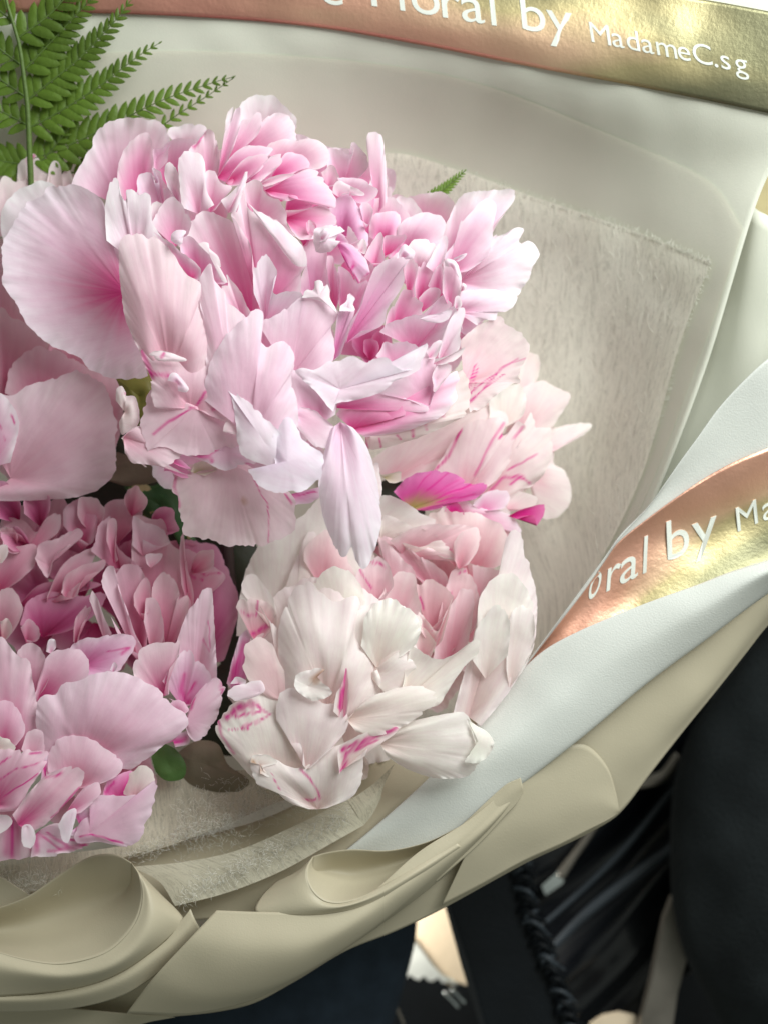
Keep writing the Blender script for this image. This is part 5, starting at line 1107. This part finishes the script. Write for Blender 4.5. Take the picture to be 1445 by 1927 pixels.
bag = thing('handbag', 'black leather bag side with a whipstitched edge at the bottom centre', 'bag', 950, 1900, -640)
slab('leather_side', [(832, 1690), (905, 1650), (985, 1600), (1000, 1700), (1022, 1765), (1050, 1835), (1080, 1915), (1110, 2010), (930, 2010), (905, 1930), (872, 1820)], -600, 60, 'leather', bag)
lp = catmull([(982, 1600, 0), (992, 1680, 0), (1010, 1745, 0), (1040, 1820, 0), (1068, 1900, 0), (1098, 1990, 0)], 19)
lr = random.Random(12)
for i in range(18):
    (x, y, _), (x2, y2, _) = lp[i], lp[i + 1]
    q = [lr.uniform(-4, 4) for _ in range(8)]; rd = lr.uniform(4.5, 7.5)
    tube('lace', [(x - 22 + q[0], y + 4, -592), (x - 8, y + 2 + q[1], -570), (x + 8, y + 10 + q[2], -568), (x2 + 14 + q[3], y2 + 2, -588), (x2 + 20 + q[4], y2 + 8, -602)], [rd, rd * .8, rd, rd * .6], 'leather' if i % 3 else 'sheen', bag, n=12, seg=6)
    tube('lace', [(x + 18 + q[5], y, -592), (x + 6, y + 4, -576), (x - 8 + q[6], y + 12, -574), (x2 - 22 + q[7], y2 + 2, -592)], [rd * .6, rd * .8, rd * .5], 'sheen' if i % 4 == 1 else 'leather', bag, n=10, seg=6)
slab('piping', [(832, 1690), (838, 1688), (880, 1815), (912, 1930), (936, 2010), (926, 2010), (902, 1930), (868, 1820)], -592, 12, 'gloss', bag)
gb = thing('vinyl_bag', 'glossy black folded vinyl behind the whipstitched bag', 'bag', 1150, 1750, -900)
rows = []
for i in range(15):
    t = i / 14; zz = -900 + 34 * math.sin(i * 0.95) + 8 * math.sin(i * 2.7)
    rows.append([(960 + 90 * t, 1560 + 560 * t, zz), (1120 + 70 * t, 1450 + 520 * t, zz + 10), (1240 + 40 * t, 1330 + 520 * t, zz - 6), (1330 + 40 * t, 1240 + 540 * t, zz)])
sheet('folded_vinyl', rows, 'gloss', gb, n=50, m=110, thick=3)
tube('fold', [(1025, 1800, -850), (1100, 1722, -846), (1190, 1650, -846), (1290, 1580, -850)], [9, 13, 15, 12], 'sheen', gb, n=30, seg=10)  # lighter grey tube paints a diagonal highlight band on the vinyl
tube('fold', [(1020, 1742, -856), (1090, 1680, -856), (1180, 1590, -856), (1270, 1480, -856)], [6, 7, 8, 6], 'sheen', gb, n=30, seg=10)  # second, thinner highlight band put in as a lighter grey tube
mb = tag(slab('metal_bracket', [(1196, 1960), (1225, 1850), (1250, 1730), (1266, 1690), (1280, 1760), (1294, 1800), (1275, 1870), (1262, 1960)], -700, 30, 'steel'), 'upright grey metal bracket against the charcoal form at the bottom right', 'bracket')
tag(slab('tan_board', [(766, 1700), (800, 1690), (850, 1710), (880, 1856), (858, 1850), (845, 1856), (830, 1846), (815, 1832), (790, 1790), (768, 1790)], -1000, 14, 'tan'), 'pale tan board glimpsed between the navy cloth and the black bag', 'board')
sp = [(765, 1760), (790, 1790), (815, 1828), (832, 1846)]
sc_ = []
for i in range(13):
    t = i / 12; sc_.append((752 + 108 * t, 1838 + 14 * math.sin(i * 2.2) * 0.4 + 12 * t))
tag(slab('scalloped_paper', [(832, 1836), (812, 1816), (790, 1786), (772, 1762), (752, 1790)] + sc_, -985, 6, 'white'), 'white scalloped paper edge lying under the tan board', 'paper')
tag(slab('tan_disc', [(1105, 1990), (1110, 1930), (1135, 1914), (1165, 1908), (1195, 1914), (1200, 1990)], -760, 14, 'tan'), 'tan disc edge cut off by the bottom of the picture', 'board')
ck = thing('glint_prongs', 'small chrome prongs added as white highlights below the scalloped paper', 'clip', 855, 1885, -900)  # made-up prongs that stand for two small white highlights
tube('prong', [(834, 1868, -880), (848, 1880, -878), (862, 1896, -880)], 5, 'chrome', ck, n=8); tube('prong', [(848, 1862, -880), (862, 1874, -878), (874, 1888, -880)], 5, 'chrome', ck, n=8)
tag(slab('glint_plate', [(1018, 1668), (1050, 1640), (1062, 1652), (1058, 1664), (1026, 1686)], -840, 12, 'chrome'), 'bright metal plate added as a blue-white highlight beside the upper part of the lacing', 'highlight')  # made-up metal plate in place of a blue-white highlight on the folds
tag(tube('glint_streak', [(1052, 1650, -846), (1080, 1610, -846), (1105, 1575, -846), (1140, 1520, -846)], [14, 10, 9, 6], 'steel'), 'greyish bar added as the highlight running up from the metal plate', 'strap')  # made-up tube shaped like the pale highlight above the plate
tag(tube('glint_blob', [(1200, 1478, -860), (1225, 1470, -850), (1250, 1458, -850), (1275, 1420, -860)], [10, 16, 14, 10], 'steel'), 'dim metal blob added as a highlight beside the charcoal form under the wrapping corner', 'fitting')  # made-up metal shape for the upper highlight on the folds
tag(tube('glint', [(722, 1935, -700), (728, 1895, -690), (738, 1885, -690), (760, 1930, -700)], [3, 5, 5, 4], 'steel'), 'added metal cable loop at the bottom edge beside the navy cloth', 'glint')  # made-up loop for a small white highlight at the bottom edge
